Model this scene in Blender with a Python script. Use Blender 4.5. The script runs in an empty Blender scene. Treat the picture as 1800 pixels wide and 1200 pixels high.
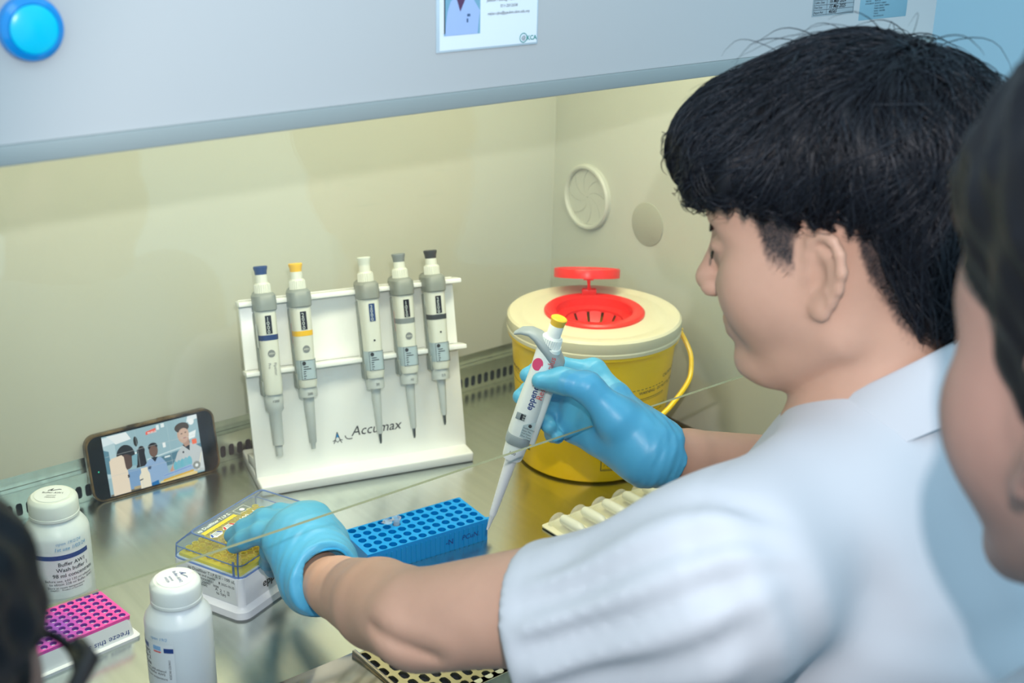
import bpy, bmesh, math, random
import numpy as np
from mathutils import Matrix, Vector

random.seed(7)
RNG = np.random.default_rng(11)
S = bpy.context.scene
COL = S.collection
def V(*a): return np.array(a, float)
def nrm(a): return np.asarray(a, float) / np.linalg.norm(a)

# ------------------------------------------------------------------ camera, world, lights, exposure
CAM_R = V(0.78120433, -0.6239841, 0.01906936)
CAM_U = V(0.20915009, 0.29038467, 0.93377352)
CAM_F = V(0.58819728, 0.72547956, -0.35735609)
cam_d = bpy.data.cameras.new('camera'); cam = bpy.data.objects.new('camera', cam_d); COL.objects.link(cam)
cam.matrix_world = Matrix(((CAM_R[0], CAM_U[0], -CAM_F[0], 0), (CAM_R[1], CAM_U[1], -CAM_F[1], 0),
                           (CAM_R[2], CAM_U[2], -CAM_F[2], 0.7), (0, 0, 0, 1)))
cam_d.sensor_width = 36; cam_d.lens = 2267.36 / 1800 * 36; cam_d.clip_start = 0.02
cam_d.dof.use_dof = True; cam_d.dof.focus_distance = 1.25; cam_d.dof.aperture_fstop = 6.3
S.camera = cam

w = bpy.data.worlds.new('room_ambience'); S.world = w; w.use_nodes = True
bgn = w.node_tree.nodes['Background']
bgn.inputs[0].default_value = (0.45, 0.69, 0.87, 1); bgn.inputs[1].default_value = 1.5

def area(name, loc, target, size, size_y, energy, color):
    d = bpy.data.lights.new(name, 'AREA'); d.shape = 'RECTANGLE'; d.size = size; d.size_y = size_y
    d.energy = energy; d.color = color
    o = bpy.data.objects.new(name, d); COL.objects.link(o); o.location = loc
    o.rotation_euler = (Vector(target) - Vector(loc)).to_track_quat('-Z', 'Y').to_euler()
    return o
# fluorescent tube lamp of the cabinet, above and behind the hood panel
area('cabinet_lamp', (0.66, 0.95, 0.74), (0.66, 1.05, 0.0), 0.9, 0.10, 5.2, (1.0, 0.95, 0.74))
# laboratory ceiling luminaires
area('ceiling_lamp', (-0.3, -0.5, 1.9), (0.5, 0.5, 0.0), 1.2, 0.6, 5, (0.80, 0.93, 1.0))
area('ceiling_lamp', (1.6, -0.4, 1.9), (1.0, 0.5, 0.0), 1.2, 0.6, 3.5, (0.80, 0.93, 1.0))
# flash head on the photographer's camera
fd = bpy.data.lights.new('camera_flash', 'SPOT'); fd.energy = 22.5; fd.color = (1.0, 0.93, 0.95)
fd.spot_size = math.radians(62); fd.spot_blend = 0.55; fd.shadow_soft_size = 0.010
fo = bpy.data.objects.new('camera_flash', fd); COL.objects.link(fo); fo.location = (0.085, 0.045, 0.795)
fo.rotation_euler = Vector((0.60, 0.72, -0.40)).to_track_quat('-Z', 'Y').to_euler()

S.view_settings.view_transform = 'Standard'; S.view_settings.look = 'None'
S.view_settings.exposure = 0.0; S.view_settings.gamma = 1.0; S.view_settings.use_curve_mapping = False
S.cycles.use_denoising = True
S.cycles.max_bounces = 8; S.cycles.transparent_max_bounces = 12
S.cycles.caustics_reflective = False; S.cycles.caustics_refractive = False
S.cycles.sample_clamp_indirect = 6.0

# ------------------------------------------------------------------ materials
def lin(c):
    r = []
    for x in c:
        x = x / 255.0
        r.append(x / 12.92 if x <= 0.04045 else ((x + 0.055) / 1.055) ** 2.4)
    return tuple(r)
MATS = {}
def mat(name, rgb, rough=0.5, metal=0.0, spec=0.5, trans=0.0, ior=1.45, sss=0.0, sssr=(1, .3, .2), coat=0.0,
        alpha=1.0, emit=None, estr=1.0, bump=0.0, bscale=60, bstretch=(1, 1, 1), var=0.0, vscale=8, sheen=0.0):
    if name in MATS: return MATS[name]
    m = bpy.data.materials.new(name); m.use_nodes = True; nt = m.node_tree
    b = nt.nodes['Principled BSDF']; c = lin(rgb)
    b.inputs['Base Color'].default_value = (*c, 1); b.inputs['Roughness'].default_value = rough
    b.inputs['Metallic'].default_value = metal; b.inputs['Specular IOR Level'].default_value = spec
    b.inputs['Transmission Weight'].default_value = trans; b.inputs['IOR'].default_value = ior
    b.inputs['Coat Weight'].default_value = coat; b.inputs['Alpha'].default_value = alpha
    if sss:
        b.inputs['Subsurface Weight'].default_value = sss; b.inputs['Subsurface Radius'].default_value = sssr
        b.inputs['Subsurface Scale'].default_value = 0.006
    if sheen: b.inputs['Sheen Weight'].default_value = sheen
    if emit is not None:
        b.inputs['Emission Color'].default_value = (*lin(emit), 1); b.inputs['Emission Strength'].default_value = estr
    if bump or var:
        tc = nt.nodes.new('ShaderNodeTexCoord'); mp = nt.nodes.new('ShaderNodeMapping')
        mp.inputs['Scale'].default_value = bstretch; nt.links.new(tc.outputs['Object'], mp.inputs['Vector'])
    if bump:
        n = nt.nodes.new('ShaderNodeTexNoise'); n.inputs['Scale'].default_value = bscale; n.inputs['Detail'].default_value = 3
        nt.links.new(mp.outputs['Vector'], n.inputs['Vector'])
        bp = nt.nodes.new('ShaderNodeBump'); bp.inputs['Strength'].default_value = bump; bp.inputs['Distance'].default_value = 0.002
        nt.links.new(n.outputs['Fac'], bp.inputs['Height']); nt.links.new(bp.outputs['Normal'], b.inputs['Normal'])
    if var:
        n2 = nt.nodes.new('ShaderNodeTexNoise'); n2.inputs['Scale'].default_value = vscale; n2.inputs['Detail'].default_value = 4
        nt.links.new(mp.outputs['Vector'], n2.inputs['Vector'])
        cr = nt.nodes.new('ShaderNodeValToRGB'); e = cr.color_ramp.elements
        e[0].position = 0.3; e[1].position = 0.7
        e[0].color = (*[max(0, x * (1 - var)) for x in c], 1); e[1].color = (*[min(1, x * (1 + var)) for x in c], 1)
        nt.links.new(n2.outputs['Fac'], cr.inputs['Fac']); nt.links.new(cr.outputs['Color'], b.inputs['Base Color'])
    MATS[name] = m; return m

def thin_glass(name, tint, refl=0.5, haze=0.0, rough=0.02):
    """thin transparent sheet: straight-through transmission plus Fresnel reflection"""
    m = bpy.data.materials.new(name); m.use_nodes = True; nt = m.node_tree; nt.nodes.clear()
    out = nt.nodes.new('ShaderNodeOutputMaterial'); tr = nt.nodes.new('ShaderNodeBsdfTransparent')
    tr.inputs[0].default_value = (*tint, 1)
    gl = nt.nodes.new('ShaderNodeBsdfGlossy'); gl.inputs['Roughness'].default_value = rough
    ge = nt.nodes.new('ShaderNodeNewGeometry'); dt = nt.nodes.new('ShaderNodeVectorMath'); dt.operation = 'DOT_PRODUCT'
    def mth(op, a, b):
        n = nt.nodes.new('ShaderNodeMath'); n.operation = op
        for i, x in enumerate((a, b)):
            if x is None: continue
            if isinstance(x, (int, float)): n.inputs[i].default_value = x
            else: nt.links.new(x, n.inputs[i])
        return n.outputs[0]
    nt.links.new(ge.outputs['Normal'], dt.inputs[0]); nt.links.new(ge.outputs['Incoming'], dt.inputs[1])
    k5 = mth('POWER', mth('SUBTRACT', 1.0, mth('ABSOLUTE', dt.outputs['Value'], None)), 5.0)      # Schlick reflectance, same from both sides
    fac = mth('MULTIPLY', mth('ADD', mth('MULTIPLY', k5, 0.96), 0.04), refl)
    mx = nt.nodes.new('ShaderNodeMixShader'); nt.links.new(fac, mx.inputs[0])
    nt.links.new(tr.outputs[0], mx.inputs[1]); nt.links.new(gl.outputs[0], mx.inputs[2])
    last = mx
    if haze:
        df = nt.nodes.new('ShaderNodeBsdfDiffuse'); df.inputs[0].default_value = (*tint, 1)
        m2 = nt.nodes.new('ShaderNodeMixShader'); m2.inputs[0].default_value = haze
        nt.links.new(mx.outputs[0], m2.inputs[1]); nt.links.new(df.outputs[0], m2.inputs[2]); last = m2
    nt.links.new(last.outputs[0], out.inputs[0]); MATS[name] = m; return m

M_WALL = mat('cream_enamel', (201, 202, 186), 0.34, spec=0.4, var=0.015, vscale=3)
M_HOOD = mat('hood_enamel', (184, 187, 186), 0.35, spec=0.4)
M_RAIL = mat('rail_grey', (146, 156, 154), 0.4)
M_STEEL = mat('brushed_steel', (230, 236, 226), 0.22, metal=1.0, bump=0.05, bscale=120, bstretch=(40, 1, 1), var=0.05, vscale=3)
M_STEELD = mat('dark_steel', (120, 112, 98), 0.3, metal=1.0)  # darker grey steel, for the right wall's foot strip and the deck
M_STEELS = mat('smooth_steel', (196, 186, 170), 0.12, metal=1.0)
M_DARK = mat('plenum_dark', (22, 26, 36), 0.8)
M_WHITE = mat('white_acrylic', (250, 251, 247), 0.25, sss=0.15, sssr=(1, 1, 1))
M_WPL = mat('white_plastic', (228, 232, 230), 0.35)
M_PIP = mat('pipette_ivory', (224, 226, 214), 0.35)
M_PIPW = mat('pipette_white', (242, 245, 244), 0.3)
M_GREY = mat('pipette_grey', (140, 146, 140), 0.4)
M_GREYB = mat('pipette_blue_grey', (150, 160, 166), 0.4)
M_CONE = mat('tip_cone_grey', (196, 202, 200), 0.4, sss=0.1, sssr=(1, 1, 1))
M_METAL = mat('shaft_metal', (120, 124, 128), 0.3, metal=1.0)
M_BLACK = mat('print_black', (34, 36, 44), 0.6)
M_INK = mat('print_navy', (26, 62, 130), 0.5)
M_GINK = mat('print_grey', (128, 132, 134), 0.6)
M_DISP = mat('display_black', (20, 26, 40), 0.25)
M_DIGIT = mat('digit_white', (214, 222, 220), 0.5)
M_YEL = mat('button_yellow', (246, 194, 40), 0.35)
M_NAVY = mat('button_navy', (32, 62, 120), 0.35)
M_CHAR = mat('button_charcoal', (62, 66, 72), 0.4)
M_MGREY = mat('button_grey', (132, 140, 142), 0.4)
M_LWHITE = mat('button_white', (222, 228, 218), 0.4)
M_PAPER = mat('sticker_paper', (226, 232, 232), 0.45)
M_PAPERB = mat('sticker_silver_blue', (176, 194, 202), 0.35)
M_SILV = mat('sticker_grey', (150, 164, 168), 0.45)
M_TEALS = mat('sticker_teal', (124, 164, 178), 0.4)
M_BUCK = mat('bucket_yellow', (252, 204, 0), 0.3, sss=0.1, sssr=(1, .7, .1))
M_LID = mat('bin_lid_clear', (238, 228, 192), 0.28, trans=0.12, ior=1.3, sss=0.2, sssr=(1, 1, .8))
M_RED = mat('bin_red', (238, 44, 38), 0.3, sss=0.08, sssr=(1, .2, .1))
M_PRED = mat('print_red', (214, 72, 74), 0.5)
M_PINKD = mat('dot_pink', (240, 70, 120), 0.5)
M_BLUE = mat('rack_blue', (0, 150, 222), 0.32, sss=0.25, sssr=(.1, .5, 1))
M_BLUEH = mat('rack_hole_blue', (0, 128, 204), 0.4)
M_TUBE = thin_glass('tube_clear', (0.90, 0.95, 0.97), 1.6, 0.22, 0.08)
M_LIDB = thin_glass('lid_blue_clear', (0.80, 0.88, 0.97), 1.0, 0.10, 0.06)
M_LIDE = thin_glass('lid_blue_edge', (0.34, 0.50, 0.84), 0.8, 0.35, 0.1)
M_TIPY = mat('tip_yellow', (250, 220, 30), 0.4, sss=0.1, sssr=(1, .8, .2))
M_BOTT = mat('bottle_milky', (216, 224, 224), 0.32, trans=0.0, sss=0.5, sssr=(1, 1, 1))
M_CAP = mat('cap_milky', (220, 227, 221), 0.35, sss=0.4, sssr=(1, 1, 1))
M_SKIN = mat('skin', (202, 158, 134), 0.48, spec=0.35, sss=0.12, sssr=(1, .35, .2), bump=0.05, bscale=500, var=0.05, vscale=30)
M_SKIN2 = mat('skin_tan', (152, 118, 105), 0.5, spec=0.35, sss=0.1, var=0.05, vscale=30)
def add_stubble(m):     # cropped hair: share of dark hairs per surface point, broken up by fine noise
    nt = m.node_tree; b = nt.nodes['Principled BSDF']; src = b.inputs['Base Color'].links[0].from_socket
    a = nt.nodes.new('ShaderNodeAttribute'); a.attribute_name = 'stubble'
    n = nt.nodes.new('ShaderNodeTexNoise'); n.inputs['Scale'].default_value = 700; tc = nt.nodes.new('ShaderNodeTexCoord'); nt.links.new(tc.outputs['Object'], n.inputs['Vector'])
    ma = nt.nodes.new('ShaderNodeMath'); ma.operation = 'MULTIPLY_ADD'; ma.inputs[1].default_value = 0.5; ma.inputs[2].default_value = 0.68
    mu = nt.nodes.new('ShaderNodeMath'); mu.operation = 'MULTIPLY'; mu.use_clamp = True
    mx = nt.nodes.new('ShaderNodeMix'); mx.data_type = 'RGBA'; mx.inputs['B'].default_value = (*lin((44, 42, 44)), 1)
    nt.links.new(n.outputs['Fac'], ma.inputs[0]); nt.links.new(ma.outputs[0], mu.inputs[0]); nt.links.new(a.outputs['Fac'], mu.inputs[1])
    nt.links.new(mu.outputs[0], mx.inputs['Factor']); nt.links.new(src, mx.inputs['A']); nt.links.new(mx.outputs['Result'], b.inputs['Base Color'])
add_stubble(M_SKIN)
M_STRAND = mat('hair_strand', (20, 23, 31), 0.40, spec=0.5)
M_HAIR = mat('black_hair', (12, 13, 18), 0.5, spec=0.3)
M_COAT = mat('coat_white', (199, 201, 204), 0.75, spec=0.2, bump=0.03, bscale=900, sheen=0.1)
M_SHIRT = mat('black_tshirt', (24, 26, 30), 0.8)
M_GLOVE = mat('nitrile_blue', (84, 170, 206), 0.38, spec=0.45, bump=0.12, bscale=110, sss=0.08, sssr=(.2, .6, 1), var=0.04, vscale=40)
M_GLOVER = mat('nitrile_rim', (48, 160, 214), 0.4)
M_BTN = mat('button_cyan', (0, 196, 230), 0.25, sss=0.1, sssr=(.1, .6, 1))
M_BTNR = mat('button_blue_rim', (0, 138, 212), 0.2, coat=0.5)
M_BLIS = thin_glass('blister_clear', (0.93, 0.94, 0.86), 1.5, 0.22, 0.1)
M_CARD = mat('blister_card', (214, 212, 178), 0.4)
M_POD = mat('pod_milky', (206, 210, 190), 0.4, sss=0.3, sssr=(1, 1, .9))
M_CASE = mat('phone_case_tortoise', (104, 86, 58), 0.22, var=0.85, vscale=45)
M_PHB = mat('phone_black', (12, 20, 28), 0.12)
M_ROOM = mat('lab_wall', (196, 222, 230), 0.7)
M_FLOOR = mat('lab_floor', (120, 130, 136), 0.6)
M_GLASSE = mat('glass_edge', (150, 156, 128), 0.2, spec=0.6)
M_GLASS = thin_glass('sash_glass', (0.965, 0.985, 0.965), 0.85, 0.008, 0.0)
M_FRAMEB = mat('spectacle_black', (16, 16, 20), 0.25)

# two-tone freezer block: pink, with a still-cold purple patch around its middle
def pink_mat():
    m = bpy.data.materials.new('cooler_pink'); m.use_nodes = True; nt = m.node_tree; b = nt.nodes['Principled BSDF']
    tc = nt.nodes.new('ShaderNodeTexCoord'); mp = nt.nodes.new('ShaderNodeMapping')
    mp.inputs['Location'].default_value = (0.066, -0.026, -0.04)
    ln = nt.nodes.new('ShaderNodeVectorMath'); ln.operation = 'LENGTH'
    n = nt.nodes.new('ShaderNodeTexNoise'); n.inputs['Scale'].default_value = 40
    ad = nt.nodes.new('ShaderNodeMath'); ad.operation = 'MULTIPLY_ADD'; ad.inputs[1].default_value = 0.014
    cr = nt.nodes.new('ShaderNodeValToRGB'); e = cr.color_ramp.elements
    e[0].position = 0.024; e[0].color = (*lin((150, 84, 190)), 1); e[1].position = 0.050; e[1].color = (*lin((242, 84, 172)), 1)
    nt.links.new(tc.outputs['Object'], mp.inputs['Vector']); nt.links.new(mp.outputs['Vector'], ln.inputs[0])
    nt.links.new(tc.outputs['Object'], n.inputs['Vector']); nt.links.new(n.outputs['Fac'], ad.inputs[0])
    nt.links.new(ln.outputs['Value'], ad.inputs[2]); nt.links.new(ad.outputs[0], cr.inputs['Fac'])
    nt.links.new(cr.outputs['Color'], b.inputs['Base Color']); b.inputs['Roughness'].default_value = 0.4
    return m
M_PINK = pink_mat()
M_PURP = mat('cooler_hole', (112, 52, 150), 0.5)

# ------------------------------------------------------------------ mesh helpers
class MB:
    def __init__(s): s.v = []; s.f = []; s.m = []
    def add(s, verts, faces, mi=0, fn=None):
        o = len(s.v)
        for p in verts:
            p = fn(p) if fn else p
            s.v.append((float(p[0]), float(p[1]), float(p[2])))
        for f in faces: s.f.append(tuple(i + o for i in f)); s.m.append(mi)
        return s
    def box(s, a, b, mi=0, fn=None):
        x0, y0, z0 = a; x1, y1, z1 = b
        v = [(x0, y0, z0), (x1, y0, z0), (x1, y1, z0), (x0, y1, z0), (x0, y0, z1), (x1, y0, z1), (x1, y1, z1), (x0, y1, z1)]
        return s.add(v, [(3, 2, 1, 0), (4, 5, 6, 7), (0, 1, 5, 4), (1, 2, 6, 5), (2, 3, 7, 6), (3, 0, 4, 7)], mi, fn)
    def rbox(s, a, b, r, seg=2, mi=0, fn=None):
        bm = bmesh.new(); bmesh.ops.create_cube(bm, size=1)
        for v in bm.verts:
            v.co = Vector([(a[i] + b[i]) / 2 + v.co[i] * (b[i] - a[i]) for i in range(3)])
        bmesh.ops.bevel(bm, geom=bm.edges[:], offset=r, segments=seg, affect='EDGES', profile=0.5)
        bm.verts.index_update()
        vs = [tuple(v.co) for v in bm.verts]; fs = [tuple(v.index for v in f.verts) for f in bm.faces]
        bm.free(); return s.add(vs, fs, mi, fn)
    def prism(s, poly, z0, z1, mi=0, fn=None):
        n = len(poly); v = [(x, y, z0) for x, y in poly] + [(x, y, z1) for x, y in poly]
        f = [tuple(range(n))[::-1], tuple(range(n, 2 * n))] + [(i, (i + 1) % n, n + (i + 1) % n, n + i) for i in range(n)]
        return s.add(v, f, mi, fn)
    def lathe(s, prof, n=40, mi=0, fn=None, cap=True):
        v = []; f = []; k = len(prof)
        for r, z in prof:
            for i in range(n):
                a = 2 * math.pi * i / n; v.append((r * math.cos(a), r * math.sin(a), z))
        for j in range(k - 1):
            for i in range(n):
                f.append((j * n + i, j * n + (i + 1) % n, (j + 1) * n + (i + 1) % n, (j + 1) * n + i))
        if cap:
            if prof[0][0] > 1e-6: f.append(tuple(range(n))[::-1])
            if prof[-1][0] > 1e-6: f.append(tuple(range((k - 1) * n, k * n)))
        return s.add(v, f, mi, fn)
    def tube(s, path, rad, n=8, mi=0, fn=None, closed=False, flat=1.0, side=None):
        P = [np.asarray(p, float) for p in path]; K = len(P)
        if np.isscalar(rad): rad = [rad] * K
        v = []; f = []; ref = None
        for i in range(K):
            t = nrm(P[(i + 1) % K] - P[i - 1]) if closed else nrm(P[min(i + 1, K - 1)] - P[max(i - 1, 0)])
            if ref is None:
                ref = np.asarray(side, float) if side is not None else (V(0, 0, 1) if abs(t[2]) < 0.9 else V(1, 0, 0))
            a = nrm(np.cross(t, ref)); b = np.cross(a, t); ref = b
            for j in range(n):
                q = 2 * math.pi * j / n
                v.append(P[i] + rad[i] * (math.cos(q) * a * flat + math.sin(q) * b))
        for i in range(K if closed else K - 1):
            for j in range(n):
                f.append((i * n + j, i * n + (j + 1) % n, ((i + 1) % K) * n + (j + 1) % n, ((i + 1) % K) * n + j))
        if not closed: f.append(tuple(range(n))[::-1]); f.append(tuple(range((K - 1) * n, K * n)))
        return s.add(v, f, mi, fn)
    def sweep(s, rings, mi=0, fn=None, caps=True):
        n = len(rings[0]); v = [p for r in rings for p in r]; f = []
        for i in range(len(rings) - 1):
            for j in range(n): f.append((i * n + j, i * n + (j + 1) % n, (i + 1) * n + (j + 1) % n, (i + 1) * n + j))
        if caps: f.append(tuple(range(n))[::-1]); f.append(tuple(range((len(rings) - 1) * n, len(rings) * n)))
        return s.add(v, f, mi, fn)
    def build(s, name, mats, parent=None, smooth=35, loc=None):
        me = bpy.data.meshes.new(name); me.from_pydata(s.v, [], s.f); me.update()
        return link_mesh(name, me, mats, parent, smooth, s.m, loc)
def link_mesh(name, me, mats, parent=None, smooth=35, mi=None, loc=None):
    if not isinstance(mats, (list, tuple)): mats = [mats]
    for m in mats: me.materials.append(m)
    if mi is not None and len(mats) > 1: me.polygons.foreach_set('material_index', np.array(mi, dtype=np.int32))
    if smooth:
        me.polygons.foreach_set('use_smooth', np.ones(len(me.polygons), dtype=bool))
        if smooth < 180: me.set_sharp_from_angle(angle=math.radians(smooth))
    bm = bmesh.new(); bm.from_mesh(me); bmesh.ops.recalc_face_normals(bm, faces=bm.faces[:]); bm.to_mesh(me); bm.free()
    o = bpy.data.objects.new(name, me); COL.objects.link(o)
    if parent is not None: o.parent = parent
    if loc is not None: o.location = loc
    return o
def thing(name, label, cat, loc=(0, 0, 0), mtx=None, group=None):
    o = bpy.data.objects.new(name, None); COL.objects.link(o); o.empty_display_size = 0.02
    if mtx is not None: o.matrix_world = mtx
    else: o.location = loc
    o['label'] = label; o['category'] = cat
    if group: o['group'] = group
    return o
def tag(o, label, cat, group=None):
    o['label'] = label; o['category'] = cat
    if group: o['group'] = group
    return o
def struct(o): o['kind'] = 'structure'; return o
def frame(x, y, z, loc):
    return Matrix(((x[0], y[0], z[0], loc[0]), (x[1], y[1], z[1], loc[1]), (x[2], y[2], z[2], loc[2]), (0, 0, 0, 1)))

_TXT = {}
def text_geo(s, size=1.0, align='LEFT', bold=0.0, shear=0.0):
    key = (s, align, bold, shear)
    if key not in _TXT:
        cu = bpy.data.curves.new('t', 'FONT'); cu.body = s; cu.size = 1; cu.align_x = align; cu.resolution_u = 2
        cu.offset = bold; cu.shear = shear
        o = bpy.data.objects.new('t', cu); COL.objects.link(o); bpy.context.view_layer.update()
        me = bpy.data.meshes.new_from_object(o.evaluated_get(bpy.context.evaluated_depsgraph_get()))
        v = [tuple(q.co) for q in me.vertices]; f = [tuple(p.vertices) for p in me.polygons]
        bpy.data.objects.remove(o); bpy.data.curves.remove(cu); bpy.data.meshes.remove(me); _TXT[key] = (v, f)
    v, f = _TXT[key]
    return [(x * size, y * size, 0) for x, y, z in v], f
def letter(mb, s, size, fn, mi=0, align='LEFT', bold=0.0, shear=0.0):
    v, f = text_geo(s, size, align, bold, shear); mb.add(v, f, mi, fn)
def on_plane(o, ex, ey, off=0.0):
    o = np.asarray(o, float); ex = nrm(ex); ey = nrm(ey); n = np.cross(ex, ey)
    return lambda p: o + ex * p[0] + ey * p[1] + n * (off + p[2])
def on_cone(r0, r1, h, a0, z0, off=0.0003, tilt=0.0):
    """maps (x, y) on to a cone about the local z axis (radius r0 at z=0, r1 at z=h); x runs around it"""
    def fn(p):
        z = z0 + p[1]; r = r0 + (r1 - r0) * z / h + off; a = a0 + p[0] / r
        return V(r * math.cos(a), r * math.sin(a), z)
    return fn
def patch(mb, x0, x1, y0, y1, fn, mi=0, n=1, ny=1):
    v = []; f = []
    for j in range(ny + 1):
        for i in range(n + 1): v.append((x0 + (x1 - x0) * i / n, y0 + (y1 - y0) * j / ny, 0))
    for j in range(ny):
        for i in range(n): a = j * (n + 1) + i; f.append((a, a + 1, a + n + 2, a + n + 1))
    mb.add(v, f, mi, fn)

def stadium_r(a, hl, r):
    c, s_ = abs(math.cos(a)), abs(math.sin(a))
    if c > 1e-9 and r / c * s_ <= hl: return r / c
    return hl * s_ + math.sqrt(max(0, r * r - (hl * c) ** 2))
def holed(mb, cx, cy, hx, hy, hl, r, depth, mi=0, mw=None, md=None, n=12, fn=None, bottom=True, r2=None):
    """one rectangular cell of a sheet with a stadium hole through it (walls go down by depth)"""
    mw = mi if mw is None else mw
    ca = math.atan2(hy, hx); A = sorted([2 * math.pi * i / n for i in range(n)] + [ca, math.pi - ca, math.pi + ca, 2 * math.pi - ca])
    k = len(A); v = []; f = []; fw = []
    for a in A:
        c, s_ = math.cos(a), math.sin(a)
        t = min(hx / abs(c) if abs(c) > 1e-9 else 9, hy / abs(s_) if abs(s_) > 1e-9 else 9); v.append((cx + t * c, cy + t * s_, 0))
    for a in A: q = stadium_r(a, hl, r); v.append((cx + q * math.cos(a), cy + q * math.sin(a), 0))
    sc = (r2 or r) / r
    for a in A: q = stadium_r(a, hl, r) * sc; v.append((cx + q * math.cos(a), cy + q * math.sin(a), -depth))
    for i in range(k):
        j = (i + 1) % k; f.append((i, j, k + j, k + i)); fw.append((k + i, k + j, 2 * k + j, 2 * k + i))
    mb.add(v, f, mi, fn); o = len(mb.v) - 3 * k
    for q in fw: mb.f.append(tuple(i + o for i in q)); mb.m.append(mw)
    if bottom: mb.f.append(tuple(o + 2 * k + i for i in range(k))); mb.m.append(mw if md is None else md)

# ------------------------------------------------------------------ implicit bodies (smooth unions meshed as one surface)
class SDF:
    def __init__(s): s.p = []
    def put(s, fn, c, R, k, op='u'): s.p.append((fn, np.asarray(c, float), R, k, op)); return s
    def cone(s, a, b, ra, rb, k=0.01, op='u'):
        a = np.asarray(a, float); b = np.asarray(b, float); ab = b - a; L2 = ab @ ab + 1e-12
        def fn(P):
            t = np.clip(((P - a) @ ab) / L2, 0, 1)
            return np.linalg.norm(P - a - t[:, None] * ab, axis=1) - (ra + (rb - ra) * t)
        return s.put(fn, (a + b) / 2, math.sqrt(L2) / 2 + max(ra, rb), k, op)
    def chain(s, pts, rs, k=0.01, op='u'):
        for i in range(len(pts) - 1): s.cone(pts[i], pts[i + 1], rs[i], rs[i + 1], k, op)
        return s
    def ell(s, c, r, A=np.eye(3), k=0.01, op='u'):
        c = np.asarray(c, float); r = np.asarray(r, float); A = np.asarray(A, float)
        def fn(P):
            q = (P - c) @ A.T; k0 = np.linalg.norm(q / r, axis=1); k1 = np.linalg.norm(q / r ** 2, axis=1) + 1e-9
            return k0 * (k0 - 1) / k1
        return s.put(fn, c, max(r), k, op)
    def half(s, p, n, k=0.004):     # keep the side the normal points away from
        p = np.asarray(p, float); n = nrm(n)
        return s.put(lambda P: -((P - p) @ n), p, 1e6, k, 's')
    def __call__(s, P):
        d = np.full(len(P), 1.0)
        for fn, c, R, k, op in s.p:
            m = slice(None) if R > 1e5 else np.nonzero(((P - c) ** 2).sum(1) < (R + 0.06 + k) ** 2)[0]
            if not isinstance(m, slice) and len(m) == 0: continue
            b = fn(P[m]); a = d[m]
            if op == 'u':
                h = np.clip(0.5 + 0.5 * (b - a) / k, 0, 1); d[m] = b * (1 - h) + a * h - k * h * (1 - h)
            elif op == 's':
                b = -b; h = np.clip(0.5 - 0.5 * (b - a) / k, 0, 1); d[m] = b * (1 - h) + a * h + k * h * (1 - h)
            else: d[m] = a + b
        return d
def mesh_sdf(f, lo, hi, h):
    lo = np.asarray(lo, float); B = 8
    nb = np.ceil((np.asarray(hi) - lo) / h / B).astype(int) + 1; N = nb * B
    gi = np.stack(np.meshgrid(*[np.arange(n) for n in nb], indexing='ij'), -1).reshape(-1, 3)
    dc = np.concatenate([f(lo + (q * B + B / 2) * h) for q in np.array_split(gi, max(1, len(gi) // 100000))])
    F = np.repeat(np.repeat(np.repeat(np.where(dc < 0, -1., 1.).reshape(nb).astype(np.float32), B, 0), B, 1), B, 2)
    keep = gi[np.abs(dc) < B * h * 1.15 + 0.006]
    loc = np.stack(np.meshgrid(*[np.arange(B)] * 3, indexing='ij'), -1).reshape(-1, 3)
    for q in np.array_split(keep, max(1, len(keep) // 400)):
        I = (q[:, None, :] * B + loc[None]).reshape(-1, 3)
        F[I[:, 0], I[:, 1], I[:, 2]] = f(lo + I * h)
    s = F < 0; n0, n1, n2 = N - 1
    cnt = np.zeros((n0, n1, n2), np.uint8)
    for a in (0, 1):
        for b in (0, 1):
            for c in (0, 1): cnt += s[a:a + n0, b:b + n1, c:c + n2]
    act = np.argwhere((cnt > 0) & (cnt < 8)); idm = np.full((n0, n1, n2), -1, np.int32)
    idm[tuple(act.T)] = np.arange(len(act)); acc = np.zeros((len(act), 3)); num = np.zeros(len(act))
    cs = [(a, b, c) for a in (0, 1) for b in (0, 1) for c in (0, 1)]
    val = {c: F[act[:, 0] + c[0], act[:, 1] + c[1], act[:, 2] + c[2]] for c in cs}
    for a in cs:
        for ax in range(3):
            if a[ax] == 0:
                b = list(a); b[ax] = 1; b = tuple(b); va, vb = val[a], val[b]; m = (va < 0) != (vb < 0)
                t = np.where(m, va / np.where(m, va - vb, 1), 0)
                p = np.tile(np.array(a, float), (len(act), 1)); p[:, ax] = t
                acc[m] += p[m]; num[m] += 1
    verts = lo + (act + acc / num[:, None]) * h
    quads = []
    for ax in range(3):
        u, v = (ax + 1) % 3, (ax + 2) % 3
        sl0 = [slice(None)] * 3; sl1 = [slice(None)] * 3; sl0[ax] = slice(0, -1); sl1[ax] = slice(1, None)
        A, Bn = s[tuple(sl0)], s[tuple(sl1)]
        e = np.argwhere(A != Bn); e = e[(e[:, u] > 0) & (e[:, v] > 0) & (e[:, u] < N[u] - 1) & (e[:, v] < N[v] - 1)]
        fl = A[tuple(e.T)]; du = np.zeros(3, int); du[u] = 1; dv = np.zeros(3, int); dv[v] = 1
        q = np.stack([idm[tuple((e - du - dv).T)], idm[tuple((e - dv).T)], idm[tuple(e.T)], idm[tuple((e - du).T)]], 1)
        q[~fl] = q[~fl][:, ::-1]; quads.append(q)
    q = np.concatenate(quads); q = q[(q >= 0).all(1)]
    return verts, q
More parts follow.
